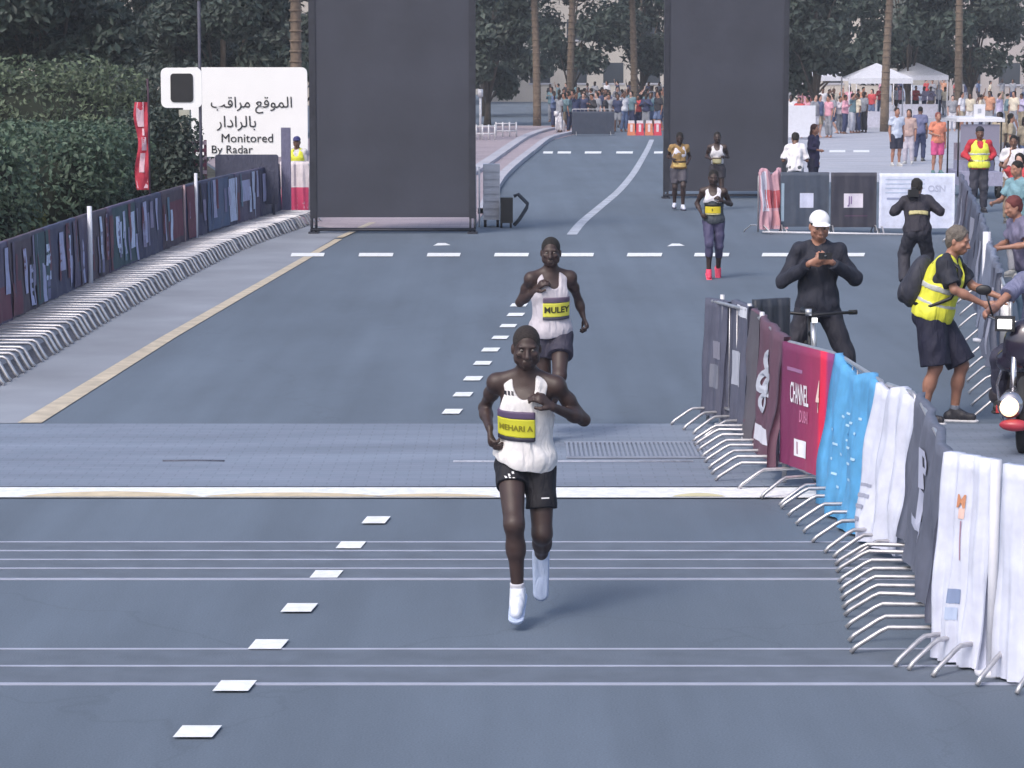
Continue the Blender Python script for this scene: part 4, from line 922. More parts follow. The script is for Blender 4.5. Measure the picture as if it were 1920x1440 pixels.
def legs(c, frac_=1.0, o=.014, r=(.092, .068, .052), waist=.09, name='trousers', flare=0, lo=1.):
    """frac<1: shorts ending at that share of the thigh; 1..2 down the shin"""
    def f(t, J, h):
        frac = frac_; S = Shape(); T, L, B = J['T'], J['L'], J['bulk']; S.ell(L(0, .01, 0), (.15 * B + o, .11 * B + o, .12 + o), T, .04); S.ell(L(0, .0, .08), (.13 * B + o, .1 * B + o, .1), T, .04)
        S.ell(L(-.055, .05, -.03), (.078 + o, .078 + o, .085 + o), T, .04); S.ell(L(.055, .05, -.03), (.078 + o, .078 + o, .085 + o), T, .04)
        fr0 = frac
        for s in 'ab':
            frac = fr0 if not isinstance(fr0, tuple) else fr0[s == 'b']
            H, K, A = J['H' + s], J['K' + s], J['A' + s]; r0, r1, r2 = (q * (1 + (B - 1) * .7) for q in r)
            if frac <= 1: S.cone(H, H + (K - H) * frac, r0 + o, r0 + (r1 - r0) * frac + o + flare, .03, cap=True)
            else: S.cone(H, K, r0 + o, r1 + o, .03); S.cone(K, K + (A - K) * (frac - 1), r1 + o, r2 + o + flare, .03, cap=True)
        S.cut(L(0, 0, waist), T @ V3(0, 0, 1))
        return S.mesh(name, h, cm(c, .75), t, fold=.004 if frac <= 1 else .006, ff=24)
    return f
def socks(c, ht=.1):
    def f(t, J, h):
        for s in 'ab':
            A, td, u, x = foot_frame(J, s); K = J['K' + s]; d = nrm(K - A); S = Shape(); S.cone(A - d * .02, A + d * ht, .042, .042, .01, cap=True); S.mesh('sock', min(h, .01), cm(c, .8), t)
    return f
def bib(t0=None, z=(.10, .275), w=.115, cols=((.10, .07, .14), (.62, .60, .04), (.03, .03, .05)), txt='', size=.05, tc=(.03, .03, .01), xo=0, o=.026, cover=None):
    def f(t, J, h):
        T, L = J['T'], J['L']; z0, z1 = z; zz = [z0, z0 + (z1 - z0) * .14, z0 + (z1 - z0) * .76, z1]; par = None
        for i, (a, b_, c) in enumerate(((zz[1], zz[2], cols[1]), (zz[0], zz[1], cols[2]), (zz[2], zz[3], cols[0]))):
            S = Shape(); torso_prims(S, J, o, flare=.012); S.cone(L(0, 0, .28), L(0, 0, -.04), .109 + o - .006, .115 + o - .006, .05, sq=(T @ V3(1, 0, 0), .84))
            for p, n in ((L(xo - w, 0, 0), T @ V3(-1, 0, 0)), (L(xo + w, 0, 0), T @ V3(1, 0, 0)), (L(0, 0, a), T @ V3(0, 0, -1)), (L(0, 0, b_), T @ V3(0, 0, 1)), (L(0, -.04, 0), T @ V3(0, 1, 0))): S.cut(p, n)
            if i == 0: par = S.mesh('race_bib', h * .8, cm(c, .5, .05, 0), t)
            else: S.mesh('bib_band', h * .8, cm(c, .5, .05, 0), par)
        if txt:
            me = text_mesh(txt, size, bold=size * .03); vs = [v.co.copy() for v in par.data.vertices]; bv = BVHTree.FromPolygons(vs, [tuple(p.vertices) for p in par.data.polygons])
            fw = Vector(T @ V3(0, 1, 0)); zc = (zz[1] + zz[2]) / 2
            for v in me.vertices:
                p = Vector(L(xo + v.co.x, 0, zc + v.co.y)) - fw * .4; hit = bv.ray_cast(p, fw)
                v.co = (hit[0] if hit[0] else p + fw * .25) - fw * .004
            link('lettering', me, cm(tc, .5, 0, 0), par)
    return f
def cap(c, brim=True, name='cap', c2=None):
    def f(t, J, h):
        Rh, hc = J['Rh'], J['H']; hp = lambda x, y, z: hc + Rh @ V3(x, y, z)
        S = Shape(); S.ell(hp(0, .012, .045), (.087, .102, .09), Rh); S.cut(hp(0, 0, .035), Rh @ V3(0, 0, -1))
        if brim: S.cone(hp(-.03, -.1, .042), hp(.03, -.1, .042), .05, .05, .02, sq=(Rh @ V3(0, 0, 1), 5))
        return S.mesh(name, min(h, .012), cm(c, .7), t)
    return f
# ---- the runners
RS = (.72, .70, .71)
J1 = skel(pz=.92, lean=.12, twist=-.16, side=0.03, hyaw=.05, hpitch=.16, ea=(-.235, .19, 1.20), wa=(-.205, -.02, 1.11), hda=(.1, -.55, -.85), hna=(1, -.1, 0), eb=(.335, .03, 1.15), wb=(.15, -.20, 1.255), hdb=(-.75, -.25, .62), hnb=(-.5, .6, -.5), curl=.75,
          ka=(-.065, -.27, .60), aa=(-.045, -.20, .205), kb=(.095, -.08, .51), ab=(.09, .18, .29), ta=(-.06, -.93, -.36), tb=(.0, -.12, -.99), shw=.172)
def quarter_logo(t, J, h):   # three slanted bars on the shorts and the chest
    body = [o for o in t.children if o.name.startswith('shorts')][0]; sg = [o for o in t.children if o.name.startswith('singlet')][0]
    bv = {}
    for o in (body, sg): bv[o] = BVHTree.FromPolygons([v.co.copy() for v in o.data.vertices], [tuple(p.vertices) for p in o.data.polygons])
    def proj(o, pts, c):
        b = MB(); q = []
        for x, z in pts:
            hit = bv[o].ray_cast(Vector((x, -1, z)), Vector((0, 1, 0))); q.append((hit[0] or Vector((x, -.1, z))) + Vector((0, -.004, 0)))
        b.add(q, [tuple(range(len(q)))]); b.build('logo', c, o)
    wc, kc = cm((.7, .7, .72), .5, 0, 0), cm((.02, .02, .03), .5, 0, 0)
    for k in range(3): x = -.115 + k * .021; hgt = .010 + .012 * k; proj(body, [(x, .845), (x + .013, .845), (x + .006, .845 + hgt), (x - .006, .845 + hgt)], wc)
    for k in range(3): x = -.12 + k * .02; proj(sg, [(x, 1.315), (x + .014, 1.312), (x + .012, 1.335), (x - .002, 1.338)], kc)
    proj(body, [(.09, .72), (.135, .72), (.135, .727), (.09, .727)], wc)
person('lead runner in white singlet with yellow bib and black shorts, arm across chest', G(985, 1160), 0, J1, 'dark', 2, .0065, outfit=(
    singlet(RS, hem=-.02, slant=-.28, flare=.014), legs((.006, .006, .012), (.36, .62), o=.006, r=(.088, .066, .052), name='shorts', flare=.006, waist=.06), bib(z=(.145, .32), w=.112, xo=-.04, txt='MEHARI A', size=.045, tc=(.22, .2, .01)), socks((.55, .55, .62), .05), quarter_logo), hairm=M['hair_short'],
    shoes=((.66, .70, .80), (.42, .50, .68)))
J2 = skel(pz=.90, lean=.1, twist=.16, side=-.02, hyaw=-.05, hpitch=.06, ea=(-.255, .12, 1.13), wa=(-.12, -.12, 1.25), hda=(.4, -.5, .6), hna=(.6, .4, -.3), eb=(.235, .14, 1.14), wb=(.27, .12, 1.02), hdb=(.35, -.1, -.9), hnb=(-1, -.1, 0), curl=.8,
          ka=(-.05, -.02, .50), aa=(-.04, .36, .40), kb=(.07, -.24, .56), ab=(-.035, -.14, .17), ta=(0, -.2, -.98), tb=(.05, -.95, -.3))
person('second runner in grey white singlet with yellow bib, close behind the leader', G(1032, 824), 0, J2, 'dark', 2, .008, scale=1.02, outfit=(
    singlet((.5, .47, .52), hem=-.03, flare=.014), legs((.03, .028, .05), .5, o=.014, name='shorts', flare=.012), bib(z=(.12, .31), w=.115, xo=.03, cols=((.12, .09, .14), (.66, .64, .08), (.05, .05, .08)), txt='MULEY', size=.07), socks((.1, .1, .12), .06)), shoes=((.1, .1, .13), (.3, .3, .34)))
J3 = skel(pz=.90, lean=.1, twist=-.2, hyaw=.0, hpitch=.2, ea=(-.25, .14, 1.15), wa=(-.2, -.05, 1.02), hna=(1, 0, 0), eb=(.27, .1, 1.14), wb=(.12, -.16, 1.20), hdb=(-.6, -.3, .5), hnb=(-.4, .6, -.5), curl=.8,
          ka=(-.08, -.2, .54), aa=(-.075, -.10, .13), kb=(.085, -.03, .49), ab=(.09, .16, .14), ta=(0, -.95, -.3), tb=(0, -.6, -.8))
person('third runner in white top with yellow bib, dark leggings and bright red shoes', G(1337, 522), 0, J3, 'dark', 1, .011, scale=.95, outfit=(
    singlet((.7, .68, .74), hem=.14, flare=0), singlet((.045, .055, .07), hem=-.04, o=.006, name='undershirt'), legs((.06, .055, .12), 1.45, o=.008, r=(.085, .058, .05), name='leggings'), bib(z=(.1, .27), w=.12, cols=((.02, .02, .02), (.65, .52, .03), (.4, .38, .2)), txt='5', size=.05)), shoes=((.75, .06, .13), (.8, .12, .2)))
J4 = skel(pz=.91, lean=.1, twist=.15, hpitch=.35, ea=(-.23, .12, 1.15), wa=(-.15, -.12, 1.12), eb=(.25, .12, 1.14), wb=(.2, -.1, 1.05), ka=(-.08, -.05, .5), aa=(-.08, .1, .13), kb=(.09, -.2, .54), ab=(.09, -.1, .1), curl=.8)
person('fourth runner before the right dark screen, white top with brown orange waist', G(1272, 394), 0, J4, 'dark', 1, .014, scale=.98, outfit=(
    singlet((.66, .64, .72), hem=.2, flare=0), legs((.07, .065, .085), .8, name='shorts'), tee((.32, .2, .08), .3, hem=.0, o=.008, name='shirt'), bib(z=(.02, .17), w=.14, cols=((.03, .02, .02), (.6, .42, .14), (.2, .1, .03)))), shoes=((.62, .64, .75), (.06, .06, .1)))
J5 = skel(pz=.91, lean=.1, twist=-.15, hpitch=.1, ea=(-.23, .12, 1.15), wa=(-.18, -.12, 1.12), eb=(.25, .12, 1.14), wb=(.15, -.1, 1.15), ka=(-.08, -.2, .54), aa=(-.08, -.1, .1), kb=(.09, -.05, .5), ab=(.09, .1, .13), curl=.8)
person('fifth runner in white singlet right behind the one with red shoes', G(1344, 393), 0, J5, 'dark', 1, .014, scale=.98, outfit=(
    singlet((.68, .66, .70), hem=-.04, flare=0), legs((.03, .028, .04), .5, name='shorts'), bib(z=(.10, .24), w=.10, cols=((.1, .08, .05), (.45, .42, .25), (.15, .12, .03)))), shoes=((.1, .1, .12), (.3, .3, .3)))
# ---- bicycle and its rider in the white cap
def wheel(par, c, r, m_t, m_r, ax=(0, 1, 0), spokes=16, rt=.016):
    """wheel in the y-z plane"""
    b = MB(); b.tube([(c[0], c[1] + r * math.cos(a), c[2] + r * math.sin(a)) for a in [2 * PI * k / 32 for k in range(32)]], rt, 8, closed=True); w = b.build('wheel', m_t, par)
    b = MB(); b.tube([(c[0], c[1] + (r - .03) * math.cos(a), c[2] + (r - .03) * math.sin(a)) for a in [2 * PI * k / 32 for k in range(32)]], .01, 6, closed=True); b.build('rim', m_r, w)
    for k in range(spokes):
        a = 2 * PI * k / spokes; q = MB(); q.tube([(c[0], c[1], c[2]), (c[0], c[1] + (r - .03) * math.cos(a), c[2] + (r - .03) * math.sin(a))], .0025, 4); q.build('spoke', m_r, w)
    b = MB(); b.tube([(c[0] - .05, c[1], c[2]), (c[0] + .05, c[1], c[2])], .02, 8); b.build('hub', m_r, w)
bp_ = G(1522, 795)
t = empty('bicycle', bp_, 0, 'black bicycle with silver head tube held between the legs of the photographing man', 'bicycle')
bk, sv = M['black'], mat('silver_paint', (.6, .62, .66), .3, .6, .05)
wheel(t, (-.02, -.42, .34), .33, M['rubber'], sv); wheel(t, (0, .62, .34), .33, M['rubber'], sv)
b = MB(); b.tube([(-.02, -.28, .62), (-.02, -.2, .92)], .026, 8); b.build('head_tube', sv, t)
b = MB(); b.tube([(-.07, -.42, .34), (-.065, -.33, .60), (-.02, -.28, .64), (.025, -.33, .60), (.03, -.42, .34)], .014, 8); b.build('fork', sv, t)
b = MB(); b.tube([(-.02, -.22, .84), (0, .28, .78)], .02); b.tube([(-.02, -.27, .66), (0, .2, .3)], .024); b.tube([(0, .2, .3), (0, .3, .92)], .018)
for x in (-.04, .04): b.tube([(0, .2, .3), (x, .62, .34)], .011); b.tube([(0, .28, .78), (x, .62, .34)], .009)
b.build('frame', bk, t)
b = MB(); b.tube([(-.32, -.12, 1.00), (-.22, -.17, 1.0), (-.02, -.24, .99), (.2, -.17, 1.0), (.33, -.12, 1.0)], .014); h_ = b.build('handlebar', bk, t)
for x in (-.36, .30): b = MB(); b.tube([(x, -.11, 1.0), (x + .07, -.09, 1.0)], .021); b.build('grip', M['rubber'], h_)
b = MB(); b.tube([(-.02, -.2, .92), (-.02, -.24, .99)], .022); b.build('stem', bk, t)
b = MB(); b.tube([(-.1, -.3, 1.02), (-.05, -.31, 1.02)], .03, 10); b.build('bell', sv, t)
b = MB(); b.box((-.045, -.33, .93), (.0, -.29, .97)); b.build('headlight', mat('bike_light', (.8, .8, .8), .2, 0, 0, emit=((1, 1, 1), .8)), t)
S = Shape(); S.cone((0, .22, .96), (0, .42, .97), .035, .075, .02, sq=((0, 0, 1), 2)); S.mesh('saddle', .012, bk, t)
b = MB(); b.tube([(-.08, .2, .3), (.08, .2, .3)], .03); b.tube([(-.1, .2, .3), (-.1, .12, .16)], .01); b.tube([(.1, .2, .3), (.1, .28, .44)], .01); b.build('crank', sv, t)
Jc = skel(pz=.93, bulk=.98, lean=.02, hpitch=.25, hyaw=.05, ea=(-.30, -.02, 1.13), wa=(-.10, -.27, 1.30), eb=(.31, -.02, 1.15), wb=(.08, -.27, 1.31), hda=(.8, -.15, .35), hdb=(-.8, -.2, .5), hna=(0, 1, .1), hnb=(0, 1, .1), curl=.7,
          ka=(-.22, -.05, .50), kb=(.24, -.06, .50), aa=(-.24, .08, .09), ab=(.30, .1, .09))
person('man in white cap and dark jacket taking a photo, astride a bicycle', G(1530, 776), 0, Jc, 'tan', 2, .009, scale=1.07, outfit=(tee((.018, .02, .035), 1.92, hem=-.1, name='jacket', o=.02), legs((.022, .022, .035), 1.97), cap((.74, .74, .78))), shoes=((.05, .05, .06), (.1, .1, .1)))
pc = G(1530, 776); b = MB(); b.box((-.045, -.03, 1.25), (.075, -.018, 1.31)); o = b.build('phone', M['black']); o.location = pc + Vector((.0, -.40, .185)); tag(o, 'black phone held up by the man in the white cap', 'phone')
b = MB(); b.tube([(.015, -.034, 1.28), (.015, -.03, 1.28)], .012, 10); b.build('lens', M['glass'], o)
# ---- man in yellow vest with backpack, leaning to the right
Jv = skel(pz=.95, bulk=1.08, lean=.30, hpitch=.25, hyaw=-.1, ea=(-.24, -.16, 1.18), wa=(-.13, -.38, 1.06), eb=(.2, -.22, 1.18), wb=(.14, -.47, 1.10), hda=(0, -1, -.1), hdb=(0, -1, -.1), curl=.6, py=.08,
          ka=(-.11, .02, .5), kb=(.11, -.16, .5), aa=(-.11, .12, .09), ab=(.12, -.10, .09))
def backpack(t, J, h):
    T, L = J['T'], J['L']; S = Shape(); S.ell(L(0, .2, .22), (.155, .105, .24), T, .03); S.ell(L(0, .27, .12), (.12, .06, .12), T, .03); bp = S.mesh('backpack', h, cm((.03, .032, .05), .7), t)
    for sg in (-1, 1):
        b = MB(); b.tube([tuple(L(sg * .1, .1, .42)), tuple(L(sg * .11, .02, .52)), tuple(L(sg * .12, -.11, .46)), tuple(L(sg * .135, -.155, .34)), tuple(L(sg * .165, -.13, .2)), tuple(L(sg * .185, .0, .08)), tuple(L(sg * .13, .14, .05))], .016, 6); b.build('strap', M['black'], bp)
person('grey haired man in yellow vest and dark shorts with a backpack, leaning to the motorcycle', G(1762, 792), math.radians(68), Jv, 'tan', 1, .010, scale=1.02, hair='full', hairm=M['hair_grey'], outfit=(tee((.02, .022, .035), .8, hem=-.06), vest((.72, .72, .06)), legs((.012, .013, .035), .98, o=.03, flare=.03, name='shorts'), backpack, socks((.2, .22, .28), .06)), shoes=((.03, .03, .04), (.6, .6, .65)))
# ---- crouching photographer in black
Jp = skel(pz=.84, lean=.35, hpitch=.45, ea=(-.33, -.06, 1.12), wa=(-.10, -.36, 1.30), eb=(.33, -.06, 1.12), wb=(.08, -.36, 1.30), hda=(.7, -.2, .3), hdb=(-.7, -.2, .3), curl=.7, ka=(-.17, -.2, .5), kb=(.17, -.2, .48), aa=(-.18, .0, .09), ab=(.18, .05, .09), bulk=1.08)
def chest_band(t, J, h):
    T, L = J['T'], J['L']; S = Shape(); torso_prims(S, J, .05); S.cone(L(0, 0, .30), L(0, .0, -.1), .112 * J['bulk'] + .045, .124 * J['bulk'] + .045, .05, sq=(T @ V3(1, 0, 0), .82))
    for p, n in ((L(-.14, 0, 0), T @ V3(-1, 0, 0)), (L(.12, 0, 0), T @ V3(1, 0, 0)), (L(0, 0, .20), T @ V3(0, 0, -1)), (L(0, 0, .26), T @ V3(0, 0, 1)), (L(0, .04, 0), T @ V3(0, -1, 0))): S.cut(p, n)
    S.mesh('back_band', h, cm((.5, .45, .22), .5), t)
person('photographer in black seen from behind, dull yellow band on the back, before the white banner', G(1718, 540), math.radians(176), Jp, 'brown', 1, .012, scale=.96, hair='full', outfit=(tee((.022, .02, .032), 1.9, name='jacket', o=.024), legs((.03, .03, .045), 1.97, o=.02), chest_band), shoes=((.03, .03, .04), (.1, .1, .1)))
p_ = G(1718, 545); b = MB(); b.box((-.07, -.07, 1.30), (.07, .03, 1.40)); b.box((-.03, -.055, 1.40), (.03, .02, 1.43)); o = b.build('camera_body', M['black']); o.location = p_ + Vector((0, .42, -.02)); o.rotation_euler.z = PI; tag(o, 'black camera held by the photographer before the white banner', 'camera')
b = MB(); b.tube([(0, -.2, 1.345), (0, -.07, 1.345)], .04, 14); b.build('lens', M['black'], o)
# ---- marshals, spectators near the plaza
YEL, NVY = (.72, .74, .08), (.02, .022, .045)
Jm = skel(lean=-.02, ea=(-.30, .04, 1.16), wa=(-.16, -.10, 1.04), eb=(.30, .04, 1.16), wb=(.16, -.1, 1.06), hda=(.8, -.2, -.2), hdb=(-.8, -.2, -.2), hpitch=.05, bulk=1.08)
person('marshal in bright yellow vest over red sleeves, hands at the waist, before the golf cart', G(1834, 398), 0, Jm, 'brown', 1, .014, scale=1.04, outfit=(tee((.48, .03, .05), 1.8), vest(YEL), legs((.04, .04, .06), 1.97), cap((.02, .02, .03), False)), shoes=((.03, .03, .04),) * 2)
Jr = skel(ea=(-.24, .02, 1.13), wa=(-.08, -.2, 1.05), eb=(.25, .02, 1.13), wb=(.08, -.2, 1.08), hpitch=.2)
person('person in white t-shirt and khaki trousers at the right edge behind the fence', G(1897, 418), math.radians(-10), Jr, 'brown', 1, .015, outfit=(tee((.66, .64, .68), .7), legs((.26, .2, .15), 1.95)), shoes=((.1, .1, .1),) * 2)
person('woman with long dark hair in a navy dress jacket behind the dark banner', G(1524, 366), math.radians(60), skel(hpitch=.15, ea=(-.23, .0, 1.14), wa=(-.14, -.2, 1.1)), 'tan', 1, .015, scale=.97, hair='long', hairm=mat('brown_hair', (.06, .025, .025), .8, 0, .3, 60), outfit=(tee((.035, .03, .08), 1.7, hem=-.25), legs((.03, .03, .06), 1.95)), shoes=((.1, .1, .1),) * 2)
person('person in loose white shirt with black camera strap, seen from behind at the barrier', G(1490, 388), math.radians(175), skel(pz=.86, lean=.35, hpitch=.6, ea=(-.26, -.1, 1.0), wa=(-.1, -.3, 1.1), eb=(.26, -.1, 1.0), wb=(.1, -.3, 1.1), ka=(-.1, -.15, .48), kb=(.1, -.12, .48)), 'brown', 1, .015, scale=1.0, hair='full', outfit=(tee((.7, .68, .72), .9, hem=-.12, fold=.012), legs((.1, .11, .12), 1.95)), shoes=((.1, .1, .1),) * 2)
person('barefaced spectator in pale blue shirt and dark shorts on the right plaza', G(1680, 312), math.radians(15), skel(), 'tan', 1, .02, scale=1.02, hair='short', outfit=(tee((.45, .5, .62), .6, hem=-.1), legs(NVY, .95, o=.03, name='shorts')), shoes=((.5, .5, .5),) * 2)
person('slim spectator in dark blue trousers walking away on the right plaza', G(1724, 303), math.radians(160), skel(ka=(-.09, -.12, .5), aa=(-.09, -.05, .09), ab=(.1, .2, .12)), 'brown', 1, .02, outfit=(tee((.12, .13, .24), .6), legs((.03, .04, .10), 1.95)), shoes=((.1, .1, .1),) * 2)
person('spectator in beige top and pale trousers beside the one in dark shorts', G(1703, 308), math.radians(-20), skel(), 'tan', 1, .02, scale=.97, hair='long', outfit=(tee((.42, .3, .28), .9), legs((.48, .45, .52), 1.95)), shoes=((.5, .5, .5),) * 2)
person('person in orange top and pink shorts left of the golf cart', G(1757, 327), math.radians(10), skel(ea=(-.24, 0, 1.15), wa=(-.1, -.2, 1.1)), 'tan', 1, .018, hair='full', hairm=mat('reddish_hair', (.2, .06, .05), .8, 0, .2), outfit=(tee((.62, .22, .14), .7), legs((.55, .08, .22), .9, o=.02, name='shorts')), shoes=((.1, .2, .2),) * 2)
person('officer with navy headscarf and yellow vest behind the white and crimson sheet', G(558, 401), math.radians(-5), skel(ea=(-.27, 0, 1.16), wa=(-.2, -.2, 1.12)), 'brown', 1, .016, scale=.93, outfit=(tee((.6, .58, .6), 1.8), vest((.7, .72, .05)), legs(NVY, 1.95), cap((.03, .03, .14), True, 'headscarf')), shoes=((.05, .05, .05),) * 2)
# spectators leaning over the far right fence
person('spectator in greyish purple top leaning at the far right fence, head at picture edge', G(1926, 640), math.radians(-75), skel(pz=.9, lean=.3, ea=(-.25, -.15, 1.12), wa=(-.15, -.38, 1.06), eb=(.25, -.15, 1.12), wb=(.1, -.4, 1.08), hpitch=.3), 'tan', 1, .014, hair='full', hairm=mat('auburn_hair', (.12, .03, .03), .8, 0, .2), outfit=(tee((.16, .15, .24), .7), legs((.12, .2, .3), 1.95)), shoes=((.4, .4, .4),) * 2)
person('spectator in teal shirt behind the far right fence', G(1905, 520), math.radians(-60), skel(ea=(-.25, -.1, 1.13), wa=(-.15, -.33, 1.1), hpitch=.2), 'tan', 1, .015, hair='short', outfit=(tee((.18, .32, .38), .7), legs((.5, .5, .56), 1.95)), shoes=((.4, .4, .4),) * 2)
# ---- motorcycle at the right edge with its rider
mp = G(1928, 826); t = empty('motorcycle', mp, math.radians(-14), 'dark motorcycle with lit lamps facing the camera, cut by the right edge', 'motorcycle')
dkp = mat('motorcycle_paint', (.03, .025, .045), .25, .2, .1, 6, coat=.6); chrome = mat('chrome', (.55, .53, .56), .2, .9, .05)
wheel(t, (0, -.70, .31), .27, M['rubber'], chrome, rt=.055, spokes=10); wheel(t, (0, .72, .31), .27, M['rubber'], chrome, rt=.065, spokes=10)
b = MB()
for x in (-.1, .1): b.tube([(x, -.70, .31), (x, -.46, .98)], .028, 8)
b.build('fork', chrome, t)
S = Shape(); S.cone((0, -.95, .5), (0, -.5, .66), .07, .075, .02, sq=((1, 0, 0), .8)); S.cut((0, 0, .55), (0, -.3, -1)); S.mesh('mudguard', .014, dkp, t)
S = Shape(); S.ell((0, -.46, .86), (.20, .14, .22), None, .05); S.cone((-.16, -.4, .72), (.16, -.4, .72), .1, .1, .05); S.cut((0, 0, 1.04), (0, .3, 1)); S.mesh('fairing', .016, dkp, t)
S = Shape(); S.ell((0, -.05, .86), (.17, .3, .14)); S.mesh('fuel_tank', .018, dkp, t)
S = Shape(); S.cone((0, .25, .82), (0, .75, .86), .14, .11, .04, sq=((0, 0, 1), 1.9)); S.mesh('seat', .018, M['black'], t)
S = Shape(); S.ell((0, -.02, .45), (.2, .25, .2)); S.cone((-.25, 0, .38), (.25, 0, .38), .09, .09, .03); S.mesh('engine', .02, mat('engine_metal', (.08, .07, .08), .4, .6, .3, 12), t)
b = MB(); b.tube([(-.38, -.18, 1.08), (-.22, -.32, 1.03), (.22, -.32, 1.03), (.38, -.18, 1.08)], .015); hb = b.build('handlebar', chrome, t)
for s in (-1, 1):
    b = MB(); b.tube([(s * .30, -.24, 1.06), (s * .36, -.26, 1.26)], .008); b.build('mirror_stalk', M['black'], t)
    S = Shape(); S.ell((s * .38, -.27, 1.29), (.07, .022, .045)); S.mesh('mirror', .01, M['black'], t)
    b = MB(); b.tube([(s * .2, -.3, .2), (s * .25, -.3, .5), (s * .2, -.3, .68), (0, -.32, .7)], .014); b.build('crash_bar', chrome, t)
    b = MB(); b.box((s * .19 - .05, -.56, .3), (s * .19 + .05, -.5, .36)); b.build('indicator', mat('indicator_red', (.5, .05, .05), .3, 0, 0), t)
lampm = mat('lit_lamp', (.9, .7, .5), .3, 0, 0, emit=((1, .66, .38), 1.2)); lampw = mat('lit_white_lamp', (1, 1, 1), .3, 0, 0, emit=((1, .97, .95), 3))
b = MB(); b.box((-.065, -.62, .945), (.045, -.56, 1.02)); o = b.build('headlight', lampw, t); o.location.x = -.17; o.location.z = .06
b = MB(); b.box((-.09, -.6, .92), (.07, -.54, 1.045)); o = b.build('headlight_housing', M['black'], t); o.location.x = -.17; o.location.z = .06
b = MB(); b.tube([(-.10, -1.12, .42), (-.10, -1.05, .42)], .075, 18); b.build('headlight', lampm, t)
b = MB(); b.tube([(-.10, -1.05, .42), (-.08, -.72, .44)], .1, 18); b.build('lamp_bezel', chrome, t)
b = MB(); b.tube([(.16, -.66, .40), (.16, -.6, .40)], .06, 16); b.build('fog_lamp', lampm, t)
S = Shape(); S.ell((-.06, -1.06, .27), (.12, .06, .05)); S.mesh('lower_guard', .012, mat('red_plastic', (.4, .04, .06), .35, 0, .1), t)
Jq = skel(pz=.90, lean=.2, py=.3, px=.08, ea=(-.30, -.06, 1.12), wa=(-.36, -.28, 1.10), eb=(.30, -.06, 1.12), wb=(.36, -.28, 1.10), hda=(0, -1, -.1), hdb=(0, -1, -.1), ka=(-.24, -.15, .72), kb=(.24, -.15, .72), aa=(-.24, .0, .34), ab=(.24, 0, .34))
for k_ in ('Ea', 'Eb'): pass
person('motorcycle rider in slate top with bare arms, mostly beyond the right edge', mp, math.radians(-14), Jq, 'tan', 1, .014, outfit=(tee((.16, .17, .28), .55), legs((.04, .04, .07), 1.95), cap((.35, .36, .4), False, 'helmet')), shoes=((.03, .03, .03),) * 2)
# ---- golf cart
gp_ = G(1790, 372); t = empty('golf_cart', (gp_.x, gp_.y, 0), 0, 'golf cart with a white roof and a small white plate on top, behind the marshal', 'golf cart')
S = Shape(); S.cone((0.06, .0, 1.80), (1.04, .0, 1.80), .05, .05, .02); S.cone((0.06, 1.5, 1.80), (1.04, 1.5, 1.80), .05, .05, .02); wpa = mat('white_cart_paint', (.72, .72, .78), .35, 0, .04, 3)
b = MB(); b.box((.0, -.1, 1.76), (1.1, 1.7, 1.83)); b.box((.05, -.05, 1.832), (1.05, 1.65, 1.86)); b.build('roof', wpa, t)
for x in (.06, 1.04):
    for y in (0.0, 1.5): b = MB(); b.tube([(x, y, .5), (x, y, 1.76)], .02); b.build('roof_post', M['black'], t)
b = MB(); b.box((.08, -.4, .3), (1.02, 1.8, .62)); b.box((.12, .5, .62), (.98, 1.0, .85)); b.build('body', cm((.3, .3, .42)), t)
b = MB(); b.box((.14, 1.0, .85), (.96, 1.12, 1.25)); b.build('seat_back', cm((.25, .22, .28)), t)
b = MB(); b.box((.1, -.03, 1.0), (1.0, -.01, 1.7)); b.build('windscreen', mat('cart_glass', (.25, .24, .32), .1, 0, 0), t)
b = MB(); b.box((.40, .0, 1.86), (.66, .04, 2.16)); o = b.build('plate', wpa, t); b = MB(); b.box((.49, -.006, 1.96), (.57, 0, 2.06)); b.build('mark', cm((.4, .42, .5)), o)
for x in (.14, .96):
    for y in (-.2, 1.5): wheel(t, (x, y, .22), .16, M['rubber'], M['rail'], rt=.055, spokes=6)
# ---- black case with bent arm beside the cabinet
p_ = G(938, 428); t = empty('equipment_case', p_, 0, 'black case with a bent looping arm right of the white cabinet', 'case')
b = MB(); b.box((0, 0, .1), (.24, .25, .58)); b.build('case', M['black'], t)
b = MB(); b.tube([(.26, .1, .60), (.34, .1, .64), (.52, .1, .46), (.50, .1, .38), (.36, .1, .16), (.26, .1, .05)], .035, 8); b.build('arm', cm((.02, .03, .05)), t)
for x in (.02, .2): b = MB(); b.tube([(x - .02, .1, .05), (x + .02, .1, .05)], .05, 10); b.build('wheel', M['rubber'], t)
